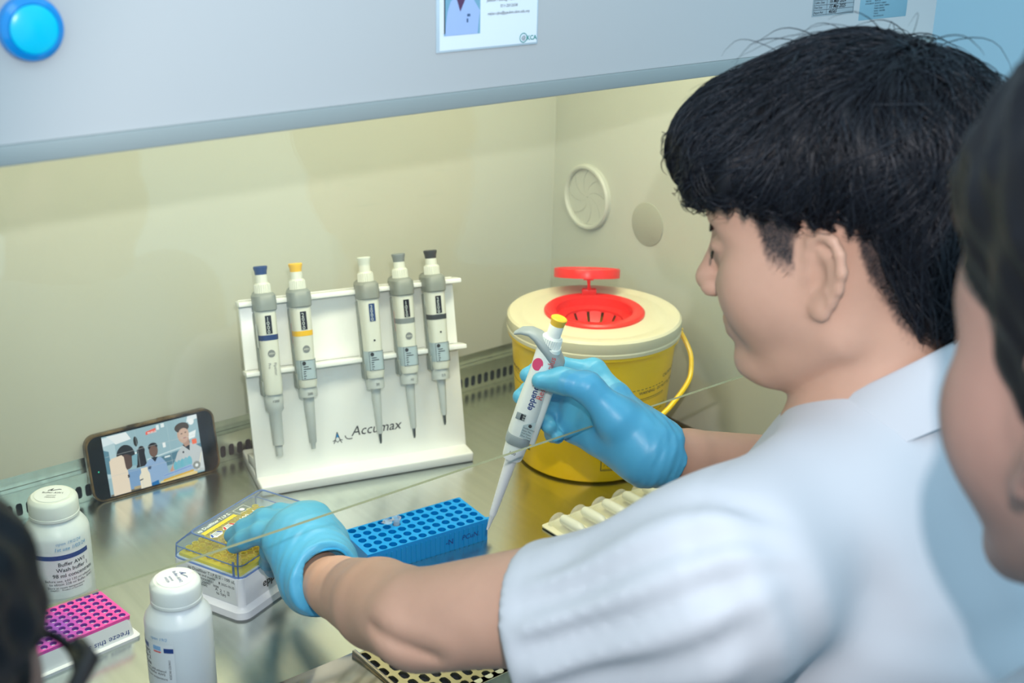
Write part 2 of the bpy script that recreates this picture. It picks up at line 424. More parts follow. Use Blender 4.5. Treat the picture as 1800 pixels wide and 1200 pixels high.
def sdf_object(name, f, lo, hi, h, m, parent=None, mats_fn=None, relax=1):
    v, q = mesh_sdf(f, lo, hi, h)
    for _ in range(relax):
        e = np.concatenate([q[:, [0, 1]], q[:, [1, 2]], q[:, [2, 3]], q[:, [3, 0]]])
        sm = np.zeros_like(v); c = np.zeros(len(v))
        for a in range(3): sm[:, a] = np.bincount(e[:, 0], v[e[:, 1], a], len(v)) + np.bincount(e[:, 1], v[e[:, 0], a], len(v))
        c = np.bincount(e[:, 0], minlength=len(v)) + np.bincount(e[:, 1], minlength=len(v))
        v = 0.5 * v + 0.5 * sm / np.maximum(c, 1)[:, None]
    if parent is not None: v = v - np.array(parent.location)
    me = bpy.data.meshes.new(name); me.vertices.add(len(v)); me.vertices.foreach_set('co', v.ravel())
    me.loops.add(len(q) * 4); me.loops.foreach_set('vertex_index', q.ravel().astype(np.int32))
    me.polygons.add(len(q)); me.polygons.foreach_set('loop_start', np.arange(0, len(q) * 4, 4, dtype=np.int32))
    me.polygons.foreach_set('use_smooth', np.ones(len(q), bool))
    ms = m if isinstance(m, (list, tuple)) else [m]
    for x in ms: me.materials.append(x)
    if mats_fn is not None:
        cen = v[q].mean(1) + (np.array(parent.location) if parent is not None else 0)
        me.polygons.foreach_set('material_index', mats_fn(cen).astype(np.int32))
    me.update(calc_edges=True); me.validate()
    o = bpy.data.objects.new(name, me); COL.objects.link(o)
    if parent is not None: o.parent = parent
    return o
# ------------------------------------------------------------------ the setting: cabinet shell, room
XL, XR, YB, YF = -0.06, 1.1375, 1.318, 0.83
def wall(name, a, b, m, r=0.0):
    mb = MB(); (mb.rbox(a, b, r, 2) if r else mb.box(a, b)); return struct(mb.build(name, m))
wall('wall_back', (XL - 0.03, YB, 0.049), (XR + 0.03, YB + 0.02, 0.76), M_WALL)
mb = MB(); mb.prism([(0.79, -0.02), (YB, -0.02), (YB, 0.76), (0.876, 0.76), (0.876, 0.504), (0.79, 0.504)], XR, XR + 0.115, 0, lambda p: V(p[2], p[0], p[1])); struct(mb.build('wall_right', M_WALL, smooth=0))
mb = MB(); mb.prism([(0.79, -0.02), (YB, -0.02), (YB, 0.76), (0.876, 0.76), (0.876, 0.504), (0.79, 0.504)], XL - 0.08, XL, 0, lambda p: V(p[2], p[0], p[1])); struct(mb.build('wall_left', M_WALL, smooth=0))
wall('ceiling', (XL - 0.03, 0.876, 0.76), (XR + 0.03, YB + 0.02, 0.79), M_WALL)
wall('wall_front', (-0.14, YF, 0.518), (1.253, YF + 0.045, 1.25), M_HOOD)
mb = MB(); mb.rbox((-0.14, YF - 0.003, 0.5045), (1.253, YF + 0.043, 0.5178), 0.0015)
struct(mb.build('trim_1', M_RAIL))                                     # grey rail along the hood's lower edge
wall('trim_2', (XL, YB, -0.02), (XR, YB + 0.02, 0.049), M_STEEL)       # steel band under the back wall
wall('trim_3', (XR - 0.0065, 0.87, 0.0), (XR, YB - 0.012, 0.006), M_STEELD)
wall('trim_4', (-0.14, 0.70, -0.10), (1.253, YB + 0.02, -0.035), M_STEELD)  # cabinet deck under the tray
wall('floor', (-2.2, -2.6, -0.86), (3.0, 2.2, -0.80), M_FLOOR)
wall('wall_outer', (2.45, -2.6, -0.8), (2.5, 2.2, 2.2), M_ROOM)
wall('wall_rear', (-2.2, 2.15, -0.8), (2.45, 2.2, 2.2), M_ROOM)

# glass sash, tilted a little, its lower edge 18 cm over the tray
g = MB(); y0, z0, y1, z1, th = 0.830, 0.180, 0.8775, 0.515, 0.0045
xa, xb = XL + 0.004, XR - 0.004
n_ = nrm(V(0, z1 - z0, -(y1 - y0)))
A = V(0, y0, z0); B = V(0, y1, z1); D = n_ * th
def px_(q, x): return (x, q[1], q[2])
gv = [px_(A, xa), px_(A, xb), px_(B, xb), px_(B, xa), px_(A + D, xa), px_(A + D, xb), px_(B + D, xb), px_(B + D, xa)]
g.add(gv, [(0, 1, 2, 3), (7, 6, 5, 4)], 0); g.add(gv, [(0, 4, 5, 1)], 1); g.add(gv, [(1, 5, 6, 2), (3, 7, 4, 0)], 1)
struct(g.build('window_1', [M_GLASS, M_GLASSE], smooth=0))

# ------------------------------------------------------------------ steel tray, rear slots, front grille
tray = thing('steel_worktop', 'brushed stainless steel work tray covering the bottom of the safety cabinet', 'worktop')
mb = MB(); mb.box((XL, 0.8735, -0.018), (XR, 1.3065, 0.0)); mb.build('tray', M_STEEL, tray)
mb = MB(); pit = 0.0111
for i in range(-24, 64):
    cx = 0.4261 + pit * i
    if cx < XL + 0.01 or cx > XR - 0.008: continue
    holed(mb, cx, 0.0135, pit / 2, 0.0135, 0.0042, 0.0036, 0.004, 0, 0, 1, n=14,
          fn=lambda p: V(p[0], 1.3070 - p[2], p[1]))
mb.box((XL, 1.3070, 0.027), (XR, 1.3082, 0.0355)); mb.box((XL, 1.3075, 0.0345), (XR, 1.3172, 0.0355))
tag(mb.build('rear_slot_plate', [M_STEEL, M_DARK]), 'slotted steel strip with a row of upright oval holes along the back of the tray', 'slot plate')
mb = MB(); mb.box((-0.14, 0.70, -0.035), (1.253, 0.7740, -0.012)); struct(mb.build('trim_5', M_STEEL))

gr = thing('front_grille', 'perforated steel air grille along the front of the tray under the forearm', 'grille')
mb = MB()
for j in range(7):
    for i in range(-1, 48):
        holed(mb, 0.5468 + 0.0121 * i, 0.8647 - 0.0150 * j, 0.00605, 0.0075, 0.0026, 0.0039, 0.003, 0, 0, 1, n=12)
o = mb.build('perforated_plate', [mat('grille_steel', (206, 198, 160), 0.35, metal=0.9), M_DARK], gr)
mb = MB(); mb.box((0.5287, 0.7668, -0.012), (1.1335, 0.7745, 0.0)); mb.box((0.5287, 0.8725, -0.012), (1.1335, 0.8732, 0.0)); mb.build('rim', M_STEEL, gr)
cp = MB(); cp.rbox((XL, 0.762, 0.0), (0.5275, 0.8722, 0.0045), 0.0012)
cp.rbox((0.5245, 0.762, 0.002), (0.5285, 0.8722, 0.0065), 0.0008)
tag(cp.build('steel_cover_plate', M_STEELS), 'smooth mirror-like steel plate left of the perforated front grille', 'cover plate')

# ------------------------------------------------------------------ ports on the right wall
def rw(y, z): return on_plane((XR, y, z), (0, -1, 0), (0, 0, 1))     # x to the front, y up, normal -X
# on_plane normal = ex x ey = (0,-1,0)x(0,0,1) = (-1,0,0)
port = thing('cable_port', 'large round cream cable port with curved iris flaps on the right wall', 'port', (XR, 1.247, 0.265))
loc = lambda p: V(-p[2], -p[0], p[1])
mb = MB(); mb.lathe([(0.0375, -0.001), (0.0375, 0.005), (0.0395, 0.0075), (0.0425, 0.0075), (0.0445, 0.005), (0.0445, -0.001)], 56, 0, loc)
mb.build('ring', M_WALL, port)
for k in range(8):
    a0 = k * math.pi / 4; mb = MB(); pts = []
    def arc(a0):
        return [(0.0372 * t * math.cos(a0 + 0.9 * (1 - t)), 0.0372 * t * math.sin(a0 + 0.9 * (1 - t))) for t in np.linspace(0.03, 1, 9)]
    e1 = arc(a0 + 0.012); e2 = arc(a0 + math.pi / 4 - 0.012)
    mid = [(0.0372 * math.cos(a0 + 0.012 + q * (math.pi / 4 - 0.024)), 0.0372 * math.sin(a0 + 0.012 + q * (math.pi / 4 - 0.024))) for q in (0.25, 0.5, 0.75)]
    mb.prism(e1 + mid + e2[::-1], 0.0004, 0.0016, 0, loc); mb.build('iris_flap', M_WALL, port)
mb = MB(); mb.lathe([(0.0282, -0.001), (0.0282, 0.0008), (0.0270, 0.0014), (0.0, 0.0014)], 48, 0, lambda p: V(-p[2], -p[0], p[1]))
o = mb.build('blanking_disc', mat('disc_beige', (178, 178, 158), 0.45), None, loc=(XR, 1.1325, 0.2535))
tag(o, 'smaller plain beige blanking disc on the right wall beside the iris port', 'disc')

# ------------------------------------------------------------------ hood: push button, staff card, stickers
mb = MB(); hl = lambda p: V(p[0], -p[2], p[1])
btn = thing('push_button', 'round translucent bright blue push button on the hood panel', 'button', (0.2797, YF, 0.5890))
mb.lathe([(0.0205, -0.001), (0.0208, 0.002), (0.0195, 0.006), (0.0160, 0.0085), (0.0150, 0.0075)], 48, 0, hl, cap=False); mb.build('bezel', M_BTNR, btn)
mb = MB(); mb.lathe([(0.0155, 0.003), (0.0150, 0.0085), (0.012, 0.0098), (0.0, 0.0102)], 40, 0, hl); mb.build('cap', M_BTN, btn)

HX, HY = (1, 0, 0), (0, 0, 1)          # hood plane axes, normal towards the room is -Y
def hood(off): return lambda p: V(p[0], YF - off - p[2], p[1])
card = thing('staff_card', 'printed contact card with a portrait photo in a clear holder on the hood panel', 'card', (0.642, YF, 0.583))
def cl(off): return lambda p: V(p[0] - 0.642, -off - p[2], p[1] - 0.583)
mb = MB(); mb.rbox((0.5905, 0.5495, 0), (0.6926, 0.6165, 0.0014), 0.0006, 2, 0, cl(0)); mb.build('holder', mat('holder_clear', (186, 204, 212), 0.15, spec=0.7), card)
mb = MB(); patch(mb, 0.5932, 0.6910, 0.5512, 0.6150, cl(0.0016)); mb.build('paper', mat('paper_white', (226, 236, 242), 0.5), card, 0)
ph = MB(); f_ = cl(0.0018)
patch(ph, 0.5973, 0.6325, 0.5622, 0.6080, f_, 0)                          # photo background
patch(ph, 0.5945, 0.5985, 0.5640, 0.6050, f_, 6)
coat = [(0.5985, 0.5624), (0.6300, 0.5624), (0.6312, 0.5740), (0.6322, 0.5800), (0.6255, 0.5890), (0.6200, 0.5920), (0.6090, 0.5920), (0.6035, 0.5880), (0.6005, 0.5800), (0.5990, 0.5700)]
ph.add([(x, y, 0.0001) for x, y in coat], [tuple(range(len(coat)))], 1, f_)
ph.add([(0.6085, 0.5920, 0.0002), (0.6190, 0.5920, 0.0002), (0.6128, 0.5800, 0.0002)], [(0, 1, 2)], 2, f_)
ph.add([(0.6140 + 0.0062 * math.cos(a), 0.6000 + 0.0080 * math.sin(a), 0.0003) for a in np.linspace(0, 6.1, 20)], [tuple(range(20))], 3, f_)
ph.add([(0.6140 + 0.0068 * math.cos(a), 0.6050 + 0.0045 * math.sin(a), 0.00035) for a in np.linspace(0, 6.1, 20)], [tuple(range(20))], 4, f_)
patch(ph, 0.6195, 0.6225, 0.5760, 0.5780, cl(0.0021), 5); patch(ph, 0.6190, 0.6205, 0.5715, 0.5745, cl(0.0021), 5)
ph.build('portrait_photo', [mat('photo_bg', (120, 168, 190), 0.4), mat('photo_coat', (164, 188, 230), 0.4), mat('photo_collar', (92, 62, 92), 0.4),
                            mat('photo_face', (150, 112, 100), 0.4), M_HAIR, mat('photo_badge', (70, 96, 130), 0.4), M_PAPER], card, 0)
t = MB()
for y, s, q in ((0.5905, 'PEGAWAI PENYELARAS', 0.0036), (0.5862, 'Jabatan Patologi Fakulti Perubatan', 0.0033), (0.5812, '011-2012658', 0.0033), (0.5758, 'najian.ujka@ppukm.ukm.edu.my', 0.0033)):
    letter(t, s, q, lambda p, y=y: cl(0.0018)((0.6615 + p[0], y + p[1], p[2])), 0, 'CENTER')
t.build('lettering', M_BLACK, card, 0)
t = MB(); n = 28
for r0, r1, cx in ((0.0040, 0.0033, 0.6770),):
    v = [(cx + r * math.cos(2 * math.pi * i / n), 0.5556 + r * math.sin(2 * math.pi * i / n), 0) for r in (r0, r1) for i in range(n)]
    t.add(v, [(i, (i + 1) % n, n + (i + 1) % n, n + i) for i in range(n)], 0, cl(0.0018))
letter(t, '@', 0.0045, lambda p: cl(0.0019)((0.6748 + p[0], 0.5542 + p[1], p[2])), 1)
letter(t, 'KCA', 0.0052, lambda p: cl(0.0019)((0.6803 + p[0], 0.5536 + p[1], p[2])), 0, bold=0.02)
t.build('emblem', [mat('emblem_green', (30, 140, 130), 0.5), M_BLACK], card, 0)

st = thing('calibration_sticker', 'small grey calibration sticker with a handwritten table on the hood panel', 'sticker', (1.077, YF, 0.565))
def s1(off): return lambda p: V(p[0] - 1.077, -off - p[2], p[1] - 0.565)
mb = MB(); mb.box((1.0440, 0.5498, 0), (1.1095, 0.5870, 0.0003), 0, s1(0)); mb.build('label', M_SILV, st)
t = MB()
for y in (0.5512, 0.5560, 0.5606, 0.5654, 0.5700): patch(t, 1.0455, 1.1080, y, y + 0.0003, s1(0.0005))
for x in (1.0455, 1.0655, 1.1077): patch(t, x, x + 0.0003, 0.5512, 0.5850, s1(0.0005))
for y, a in ((0.5622, 'Calibn. Date'), (0.5575, 'Due Date'), (0.5526, 'Report Ref')):
    letter(t, a, 0.0030, lambda p, y=y: s1(0.0005)((1.0468 + p[0], y + p[1], p[2])))
for y, a in ((0.5622, '16 May 2024'), (0.5572, '15 May 2025'), (0.5522, '46565')):
    letter(t, a, 0.0050, lambda p, y=y: s1(0.0006)((1.0690 + p[0], y + p[1], p[2])), bold=0.012, shear=0.3)
t.build('lettering', M_BLACK, st, 0)
st = thing('equipment_sticker', 'pale teal equipment sticker with small print near the right end of the hood', 'sticker', (1.16, YF, 0.56))
def s2(off): return lambda p: V(p[0] - 1.16, -off - p[2], p[1] - 0.56)
mb = MB(); mb.rbox((1.1190, 0.5415, -0.002), (1.2000, 0.5900, 0.0003), 0.0008, 2, 0, s2(0)); mb.build('label', M_TEALS, st)
t = MB()
for k, (a, b_) in enumerate((('ASSET', 'BSC 02'), ('TYPE', 'CYTO'), ('THEN NO.', 'BIOM 2TD'), ('ATTACHED BY', 'BIOSAFETY CABINET'), ('', 'CLASS II, BRAND: THERMO'), ('', 'FISHER SCIENTIFIC'), ('', 'MODEL: 1300 SERIES'), ('', 'TYPE A2'), ('', 'SITE: PATHOLOGY'))):
    y = 0.5650 - 0.0026 * k
    letter(t, a, 0.0021, lambda p, y=y: s2(0.0005)((1.1275 + p[0], y + p[1], p[2]))); letter(t, b_, 0.0021, lambda p, y=y: s2(0.0005)((1.1430 + p[0], y + p[1], p[2])))
t.build('lettering', M_BLACK, st, 0)

# ------------------------------------------------------------------ pipette stand and the five hanging pipettes
FL = V(0.6081, 1.1983, 0); e1 = V(0.96304, -0.26936, 0); e2 = V(0.26936, 0.96304, 0); ez = V(0, 0, 1)
stand = thing('pipette_stand', 'white acrylic sloping pipette stand holding five pipettes on the steel tray', 'pipette stand', mtx=frame(e1, e2, ez, FL))
W = 0.2602
mb = MB(); mb.rbox((0, 0, 0), (W, 0.1066, 0.0125), 0.0022, 3); mb.build('base', M_WHITE, stand)
lean = math.radians(14.35); pd = V(0, math.sin(lean), math.cos(lean)); pn = V(0, -math.cos(lean), math.sin(lean))  # panel up, panel outward
P0 = V(0, 0.0250, 0.0100)
def pan(off=0.0): return lambda p: P0 + V(p[0], 0, 0) + pd * p[1] + pn * (off + p[2])
mb = MB(); mb.rbox((0, 0, -0.006), (W, 0.210, 0), 0.0015, 2, 0, pan()); mb.build('panel', M_WHITE, stand)
for x_ in (0.0, W - 0.006): mb = MB(); mb.rbox((x_, 0.012, -0.045), (x_ + 0.006, 0.024, -0.001), 0.001, 2, 0, pan()); mb.build('foot_rib', M_WHITE, stand)
US = [0.0245, 0.0645, 0.1450, 0.1870, 0.2265]
for s0, y_, nm in ((0.2035, 0, 'top_rail'), (0.1235, 0, 'lower_rail')):
    mb = MB(); cuts = [-0.003] + [u + d for u in US for d in (-0.0095, 0.0095)] + [W + 0.004]
    for a, b_ in zip(cuts[0::2], cuts[1::2]): mb.rbox((a, s0, -0.002), (b_, s0 + 0.0055, 0.021), 0.0012, 2, 0, pan())
    mb.box((0.002, s0, -0.002), (W - 0.002, s0 + 0.0055, 0.004), 0, pan()); mb.build(nm, M_WHITE, stand)
t = MB(); letter(t, 'Accumax', 0.0165, lambda p: pan(0.0004)((0.1165 + p[0], 0.0345 + p[1], 0)), 0, shear=0.28)
t.tube([pan(0.0004)((0.1170 - 0.006 * math.cos(a) - 0.002, 0.0355 - 0.004 * math.sin(a), 0)) for a in np.linspace(-0.2, 2.0, 8)], 0.0005, 5)
t.build('maker_lettering', M_BLACK, stand, 0)
t = MB(); f_ = pan(0.0004)
t.add([(0.0995, 0.0420, 0), (0.1018, 0.0345, 0), (0.0995, 0.0360, 0), (0.0972, 0.0345, 0)], [(0, 1, 2, 3)], 0, f_)
for pts in ([(0.0995, 0.0420), (0.0960, 0.0305), (0.0945, 0.0285)], [(0.0995, 0.0420), (0.1030, 0.0305), (0.1045, 0.0285)], [(0.0935, 0.0315), (0.0965, 0.0325), (0.0995, 0.0295), (0.1025, 0.0325), (0.1055, 0.0315)]):
    t.tube([f_((x, y, 0)) for x, y in pts], 0.0004, 5, 1)
t.build('emblem', [mat('emblem_blue', (30, 140, 210), 0.5), M_BLACK], stand, 0)

def pip_frame(u, s, off):
    """local frame of a hanging pipette: z up along it, y outwards from the panel, origin at its tip"""
    o = FL + e1 * P0[0] + e2 * P0[1] + ez * P0[2]
    PD = e2 * pd[1] + ez * pd[2]; PN = e2 * pn[1] + ez * pn[2]
    return frame(-e1, PN, PD, o + e1 * u + PD * s + PN * off)
def pipette(u, s0, L, label, btn_m, band_m, vol, digits, kind, sticker, disp_m=M_DISP):
    t = thing('pipette', label, 'pipette', mtx=pip_frame(u, s0, 0.0245), group=None)
    H = L                                                                     # total length from tip to button
    hz = 0.2012 - s0                                                   # body top (hook) height
    bz = hz - 0.097 if kind == 'big' else hz - 0.094                           # body bottom
    X = lambda p: p
    bt = MB()
    def sect(w, d, z, y=0, n=24, e=3.2):
        return [(w * np.sign(math.cos(a)) * abs(math.cos(a)) ** (2 / e), y + d * np.sign(math.sin(a)) * abs(math.sin(a)) ** (2 / e), z) for a in np.linspace(0, 2 * math.pi, n, endpoint=False)]
    bt.sweep([sect(0.0098, 0.0125, bz - 0.002), sect(0.0106, 0.0138, bz + 0.003), sect(0.0104, 0.0136, bz + 0.03), sect(0.0112, 0.0142, hz - 0.03), sect(0.0116, 0.0148, hz + 0.005)])
    bt.build('body', M_PIP, t)
    hk = MB(); hk.sweep([sect(0.0118, 0.0150, hz - 0.0035, 0.001), sect(0.0128, 0.0160, hz - 0.0025, 0.001), sect(0.0132, 0.0166, hz + 0.006, 0.0008), sect(0.0128, 0.0160, hz + 0.0135, 0), sect(0.0104, 0.0130, hz + 0.0165, 0)])
    path = [V(0, -0.010, hz + 0.010), V(0, -0.018, hz + 0.0125), V(0, -0.025, hz + 0.012), V(0, -0.030, hz + 0.007), V(0, -0.0315, hz + 0.001)]
    hk.tube([p + V(0.0, 0, 0) for p in path], [0.0075, 0.0070, 0.0060, 0.0048, 0.0030], 12, flat=1.4)
    hk.build('finger_hook', M_GREY, t)
    pl = MB(); top = H - 0.0085; c0 = hz + 0.0155
    prof = [(0.0088, c0), (0.0088, c0 + 0.010), (0.0078, c0 + 0.012)]
    for i in range(24):
        a = 2 * math.pi * i / 24; pl.tube([V(0.0087 * math.cos(a), 0.0087 * math.sin(a), c0), V(0.0085 * math.cos(a), 0.0085 * math.sin(a), c0 + 0.0105)], 0.0008, 5)
    pl.lathe(prof, 24); pl.lathe([(0.0070, c0 + 0.008), (0.0068, top - 0.004), (0.0064, top + 0.001)], 28); pl.build('plunger_sleeve', M_PIP, t)
    bn = MB(); bn.lathe([(0.0066, top - 0.001), (0.0070, top + 0.003), (0.0080, top + 0.006), (0.0080, top + 0.0078), (0.0072, top + 0.0085), (0.0, top + 0.0082)], 28)
    bn.build('button', btn_m, t)
    ej = MB(); ej.rbox((0.0072, -0.0105, bz - 0.004), (0.0128, 0.0040, bz + 0.014), 0.0015); ej.rbox((0.0095, -0.0100, bz + 0.010), (0.0122, -0.0020, hz - 0.006), 0.0008); ej.build('ejector_bar', M_GREY, t)
    nk = MB()
    if kind == 'big': prof = [(0.0040, 0.0), (0.0044, 0.012), (0.0062, 0.013), (0.0072, 0.050), (0.0100, 0.054), (0.0108, 0.066), (0.0104, bz - 0.001)]
    elif kind == 'mid': prof = [(0.0026, 0.0), (0.0028, 0.006), (0.0043, 0.008), (0.0062, 0.058), (0.0068, 0.066), (0.0105, bz - 0.014), (0.0108, bz - 0.005), (0.0100, bz + 0.001)]
    else: prof = [(0.0030, 0.012), (0.0034, 0.014), (0.0055, 0.062), (0.0060, 0.068), (0.0104, bz - 0.015), (0.0108, bz - 0.006), (0.0100, bz + 0.001)]
    nk.lathe(prof, 28); nk.build('tip_cone', M_CONE, t)
    if kind == 'slim':
        sh = MB(); sh.lathe([(0.0009, 0.0), (0.0016, 0.003), (0.0024, 0.016)], 14); sh.build('metal_shaft', M_METAL, t)
    fy = lambda off=0.0003: (lambda p: V(-(p[0]), 0.0140 + off + p[2], p[1]))          # front face, reading upright
    d = MB(); patch(d, -0.0035, 0.0035, hz - 0.0290, hz - 0.0085, fy(0.0009)); dd = d.build('volume_display', disp_m, t, 0)
    d = MB()
    for i, ch in enumerate(digits): letter(d, ch, 0.0062, lambda p, i=i: fy(0.0013)((-0.0022 + p[0], hz - 0.0144 - 0.0048 * i + p[1], 0)))
    d.build('digits', M_DIGIT, dd, 0)
    if band_m is not None:
        b = MB(); b.sweep([sect(0.0112, 0.0143, hz - 0.0365, 0, 40), sect(0.0113, 0.0146, hz - 0.0305, 0, 40)], caps=False); b.build('colour_band', band_m, t)
    k = MB(); cz = hz - 0.0515
    if kind == 'big' or vol in ('200', '10'):
        k.add([(0.0042 * math.cos(a), cz + 0.0042 * math.sin(a), 0) for a in np.linspace(0, 2 * math.pi, 24, endpoint=False)], [tuple(range(24))], 0, fy(0.0002))
        k.build('maker_disc', M_GINK, t, 0)
        k = MB(); letter(k, 'ABN', 0.0032, lambda p: fy(0.0005)((p[0], cz - 0.0011 + p[1], 0)), 0, 'CENTER'); k.build('lettering', M_PIP, t, 0)
    else:
        k.add([(0.0012 * math.cos(a), cz + 0.0012 * math.sin(a), 0) for a in np.linspace(0, 2 * math.pi, 16, endpoint=False)], [tuple(range(16))], 0, fy(0.0002)); k.build('maker_disc', M_BLACK, t, 0)
    if sticker:
        b = MB(); z0 = bz + 0.0075; a = sect(0.0109, 0.0142, z0, 0, 48); c = sect(0.0109, 0.0143, z0 + 0.0225, 0, 48)
        i0, i1 = 46, 26
        ids = [i % 48 for i in range(0, 27)]
        b.add([a[i] for i in ids] + [c[i] for i in ids], [(i, i + 1, 27 + i + 1, 27 + i) for i in range(26)]); sk = b.build('calibration_label', M_PAPERB, t)
        b = MB()
        b.add([(-0.0045 + 0.0022 * math.cos(q), z0 + 0.0190 + 0.0022 * math.sin(q), 0) for q in np.linspace(0, 2 * math.pi, 16, endpoint=False)], [tuple(range(16))], 0, fy(0.0007))
        for i, (x0, wd) in enumerate(((-0.0055, 0.006), (-0.0055, 0.0085), (-0.006, 0.003), (-0.006, 0.0025), (-0.006, 0.0032), (-0.006, 0.002))):
            patch(b, x0, x0 + wd, z0 + 0.0145 - 0.0026 * i, z0 + 0.0153 - 0.0026 * i, fy(0.0007))
        b.build('small_print', M_BLACK, sk, 0)
        b = MB()
        for zz in (z0, z0 + 0.0221): patch(b, -0.0085, 0.0085, zz, zz + 0.0004, fy(0.0008))
        for xx in (-0.0085, 0.0081): patch(b, xx, xx + 0.0004, z0, z0 + 0.0225, fy(0.0008))
        b.build('label_border', M_BLACK, sk, 0)
    else:
        b = MB(); letter(b, 'Pipettor', 0.0045, lambda p: fy(0.0004)((0.0015 + p[1], hz - 0.062 - p[0], 0))); letter(b, 'Pro', 0.0045, lambda p: fy(0.0004)((-0.0050 + p[1], hz - 0.062 - p[0], 0))); b.build('lettering', M_GINK, t, 0)
        b = MB(); sx = lambda p: V(0.0119, -(p[0]), p[1]); patch(b, -0.008, 0.006, hz - 0.045, hz - 0.018, sx); b.build('side_sticker', M_PAPER, t, 0)
    b = MB(); zc = bz - 0.011; rr = 0.0109
    letter(b, vol, 0.0042, lambda p: V(-rr * math.sin(p[0] / rr), rr * math.cos(p[0] / rr) + 0.0002, zc + p[1]), 0, 'CENTER'); b.build('volume_lettering', M_BLACK, t, 0)
    b = MB(); sx = lambda p: V(0.01155, -(p[0] - 0.002), p[1]); letter(b, 'autoclavable', 0.0048, lambda p: V(0.0118, 0.002 + p[1] - 0.003, hz - 0.022 - p[0])); b.build('side_lettering', M_PRED if vol in ('10', '200') else M_GINK, t, 0)
    return t
PG = 'pipettes hanging on the white stand'
specs = [
 (US[0], 0.0296, 0.2181, 'hanging pipette with a navy blue button and navy band, leftmost on the stand', M_NAVY, M_NAVY, '1000', '1000', 'big', False),
 (US[1], 0.0316, 0.2153, 'hanging pipette with a yellow button and yellow band on the white stand', M_YEL, M_YEL, '200', '2000', 'mid', True),
 (US[2], 0.0253, 0.2207, 'hanging pipette with a white button and no colour band, middle of the stand', M_LWHITE, None, '20', '2000', 'slimm', True),
 (US[3], 0.0254, 0.2204, 'hanging pipette with a mid grey button and grey band on the white stand', M_MGREY, M_MGREY, '10', '1050', 'slimm', True),
 (US[4], 0.0356, 0.2104, 'hanging pipette with a charcoal button and charcoal band, rightmost on the stand', M_CHAR, M_CHAR, '2.5', '2500', 'slim', True)]
for i, sp in enumerate(specs):
    sp = list(sp)
    if sp[8] == 'slimm': sp[8] = 'slim'
    p = pipette(*sp, disp_m=(mat('display_navy', (34, 66, 120), 0.3) if i == 2 else M_DISP)); p['group'] = PG

# ------------------------------------------------------------------ sharps bin
BC = V(0.989, 1.065, 0)
binn = thing('sharps_bin', 'yellow sharps waste bin with a clear lid and red flap in the back corner', 'sharps bin', tuple(BC))
HB, R0, R1 = 0.166, 0.0868, 0.0985
mb = MB(); mb.lathe([(R0 - 0.004, 0.0), (R0, 0.003), (R1, HB - 0.006), (R1 + 0.0045, HB - 0.005), (R1 + 0.0050, HB + 0.003), (R1 - 0.001, HB + 0.003), (R1 - 0.002, HB - 0.01), (R0 - 0.003, 0.004), (0.0, 0.004)], 72)
mb.build('bucket', M_BUCK, binn)
mb = MB(); z = HB - 0.001
prof = [(0.0995, z), (0.1040, z), (0.1045, z + 0.004), (0.1035, z + 0.0055), (0.1045, z + 0.0075), (0.1040, z + 0.0175), (0.1015, z + 0.0200), (0.0935, z + 0.0205), (0.0880, z + 0.0185), (0.0840, z + 0.0190), (0.060, z + 0.0200), (0.054, z + 0.0200), (0.054, z + 0.017), (0.083, z + 0.0155), (0.0985, z + 0.0160), (0.1005, z + 0.013)]
mb.lathe(prof, 80, cap=False); mb.build('lid', M_LID, binn)
zt = z + 0.0200
inl = MB(); FH = nrm(V(CAM_F[0], CAM_F[1], 0)); SD = V(FH[1], -FH[0], 0)
def ovr(p):    # squashed octagon-ish outline towards the viewer's sides
    return p
inl.lathe([(0.0600, zt - 0.001), (0.0600, zt + 0.0025), (0.0575, zt + 0.0045), (0.0480, zt + 0.0045), (0.0455, zt + 0.003), (0.0445, zt - 0.007), (0.036, zt - 0.009), (0.0345, zt - 0.008), (0.0345, zt - 0.012), (0.0455, zt - 0.012), (0.0500, zt - 0.002)], 64, cap=False)
io = inl.build('inlet_ring', M_RED, binn)
for i in range(12):
    a = 2 * math.pi * (i + 0.5) / 12; q = MB(); wa = 2 * math.pi / 12 * 0.40
    v = []
    for r, zz in ((0.0365, zt - 0.0085), (0.030, zt - 0.020), (0.018, zt - 0.030)):
        for s_ in (-1, 1): v.append((r * math.cos(a + s_ * wa), r * math.sin(a + s_ * wa), zz))
    v += [(x * 1.0, y * 1.0, zz - 0.0012) for x, y, zz in v]
    q.add(v, [(0, 1, 3, 2), (2, 3, 5, 4), (6, 8, 9, 7), (8, 10, 11, 9), (0, 2, 8, 6), (2, 4, 10, 8), (1, 7, 9, 3), (3, 9, 11, 5), (4, 5, 11, 10), (0, 6, 7, 1)]); q.build('finger_flap', M_RED, io)
fl = MB(); c = V(0, 0, 0) + FH * 0.080 + V(0, 0, zt + 0.024) - SD * 0.006; ta = math.radians(15)
dx, dy = SD, FH * math.cos(ta) - V(0, 0, 1) * math.sin(ta); dn = np.cross(dx, dy)
T = lambda p: c + dx * p[0] + dy * p[1] + dn * p[2]
fl.lathe([(0.0, 0.003), (0.0375, 0.003), (0.0385, 0.0045), (0.0405, 0.0045), (0.0412, 0.003), (0.0410, -0.0065), (0.0395, -0.0065), (0.0390, 0.000), (0.0, 0.000)], 56, 0, T); fo_ = fl.build('flap_lid', M_RED, binn)
hg = MB(); b0 = FH * 0.054 + V(0, 0, zt + 0.003) - SD * 0.004; b1 = c - dy * 0.038 - dn * 0.006
hg.rbox((-0.009, -0.004, 0), (0.009, 0.005, 0.008), 0.0018, 2, 0, lambda p: b0 + SD * p[0] + FH * p[1] + V(0, 0, p[2]))
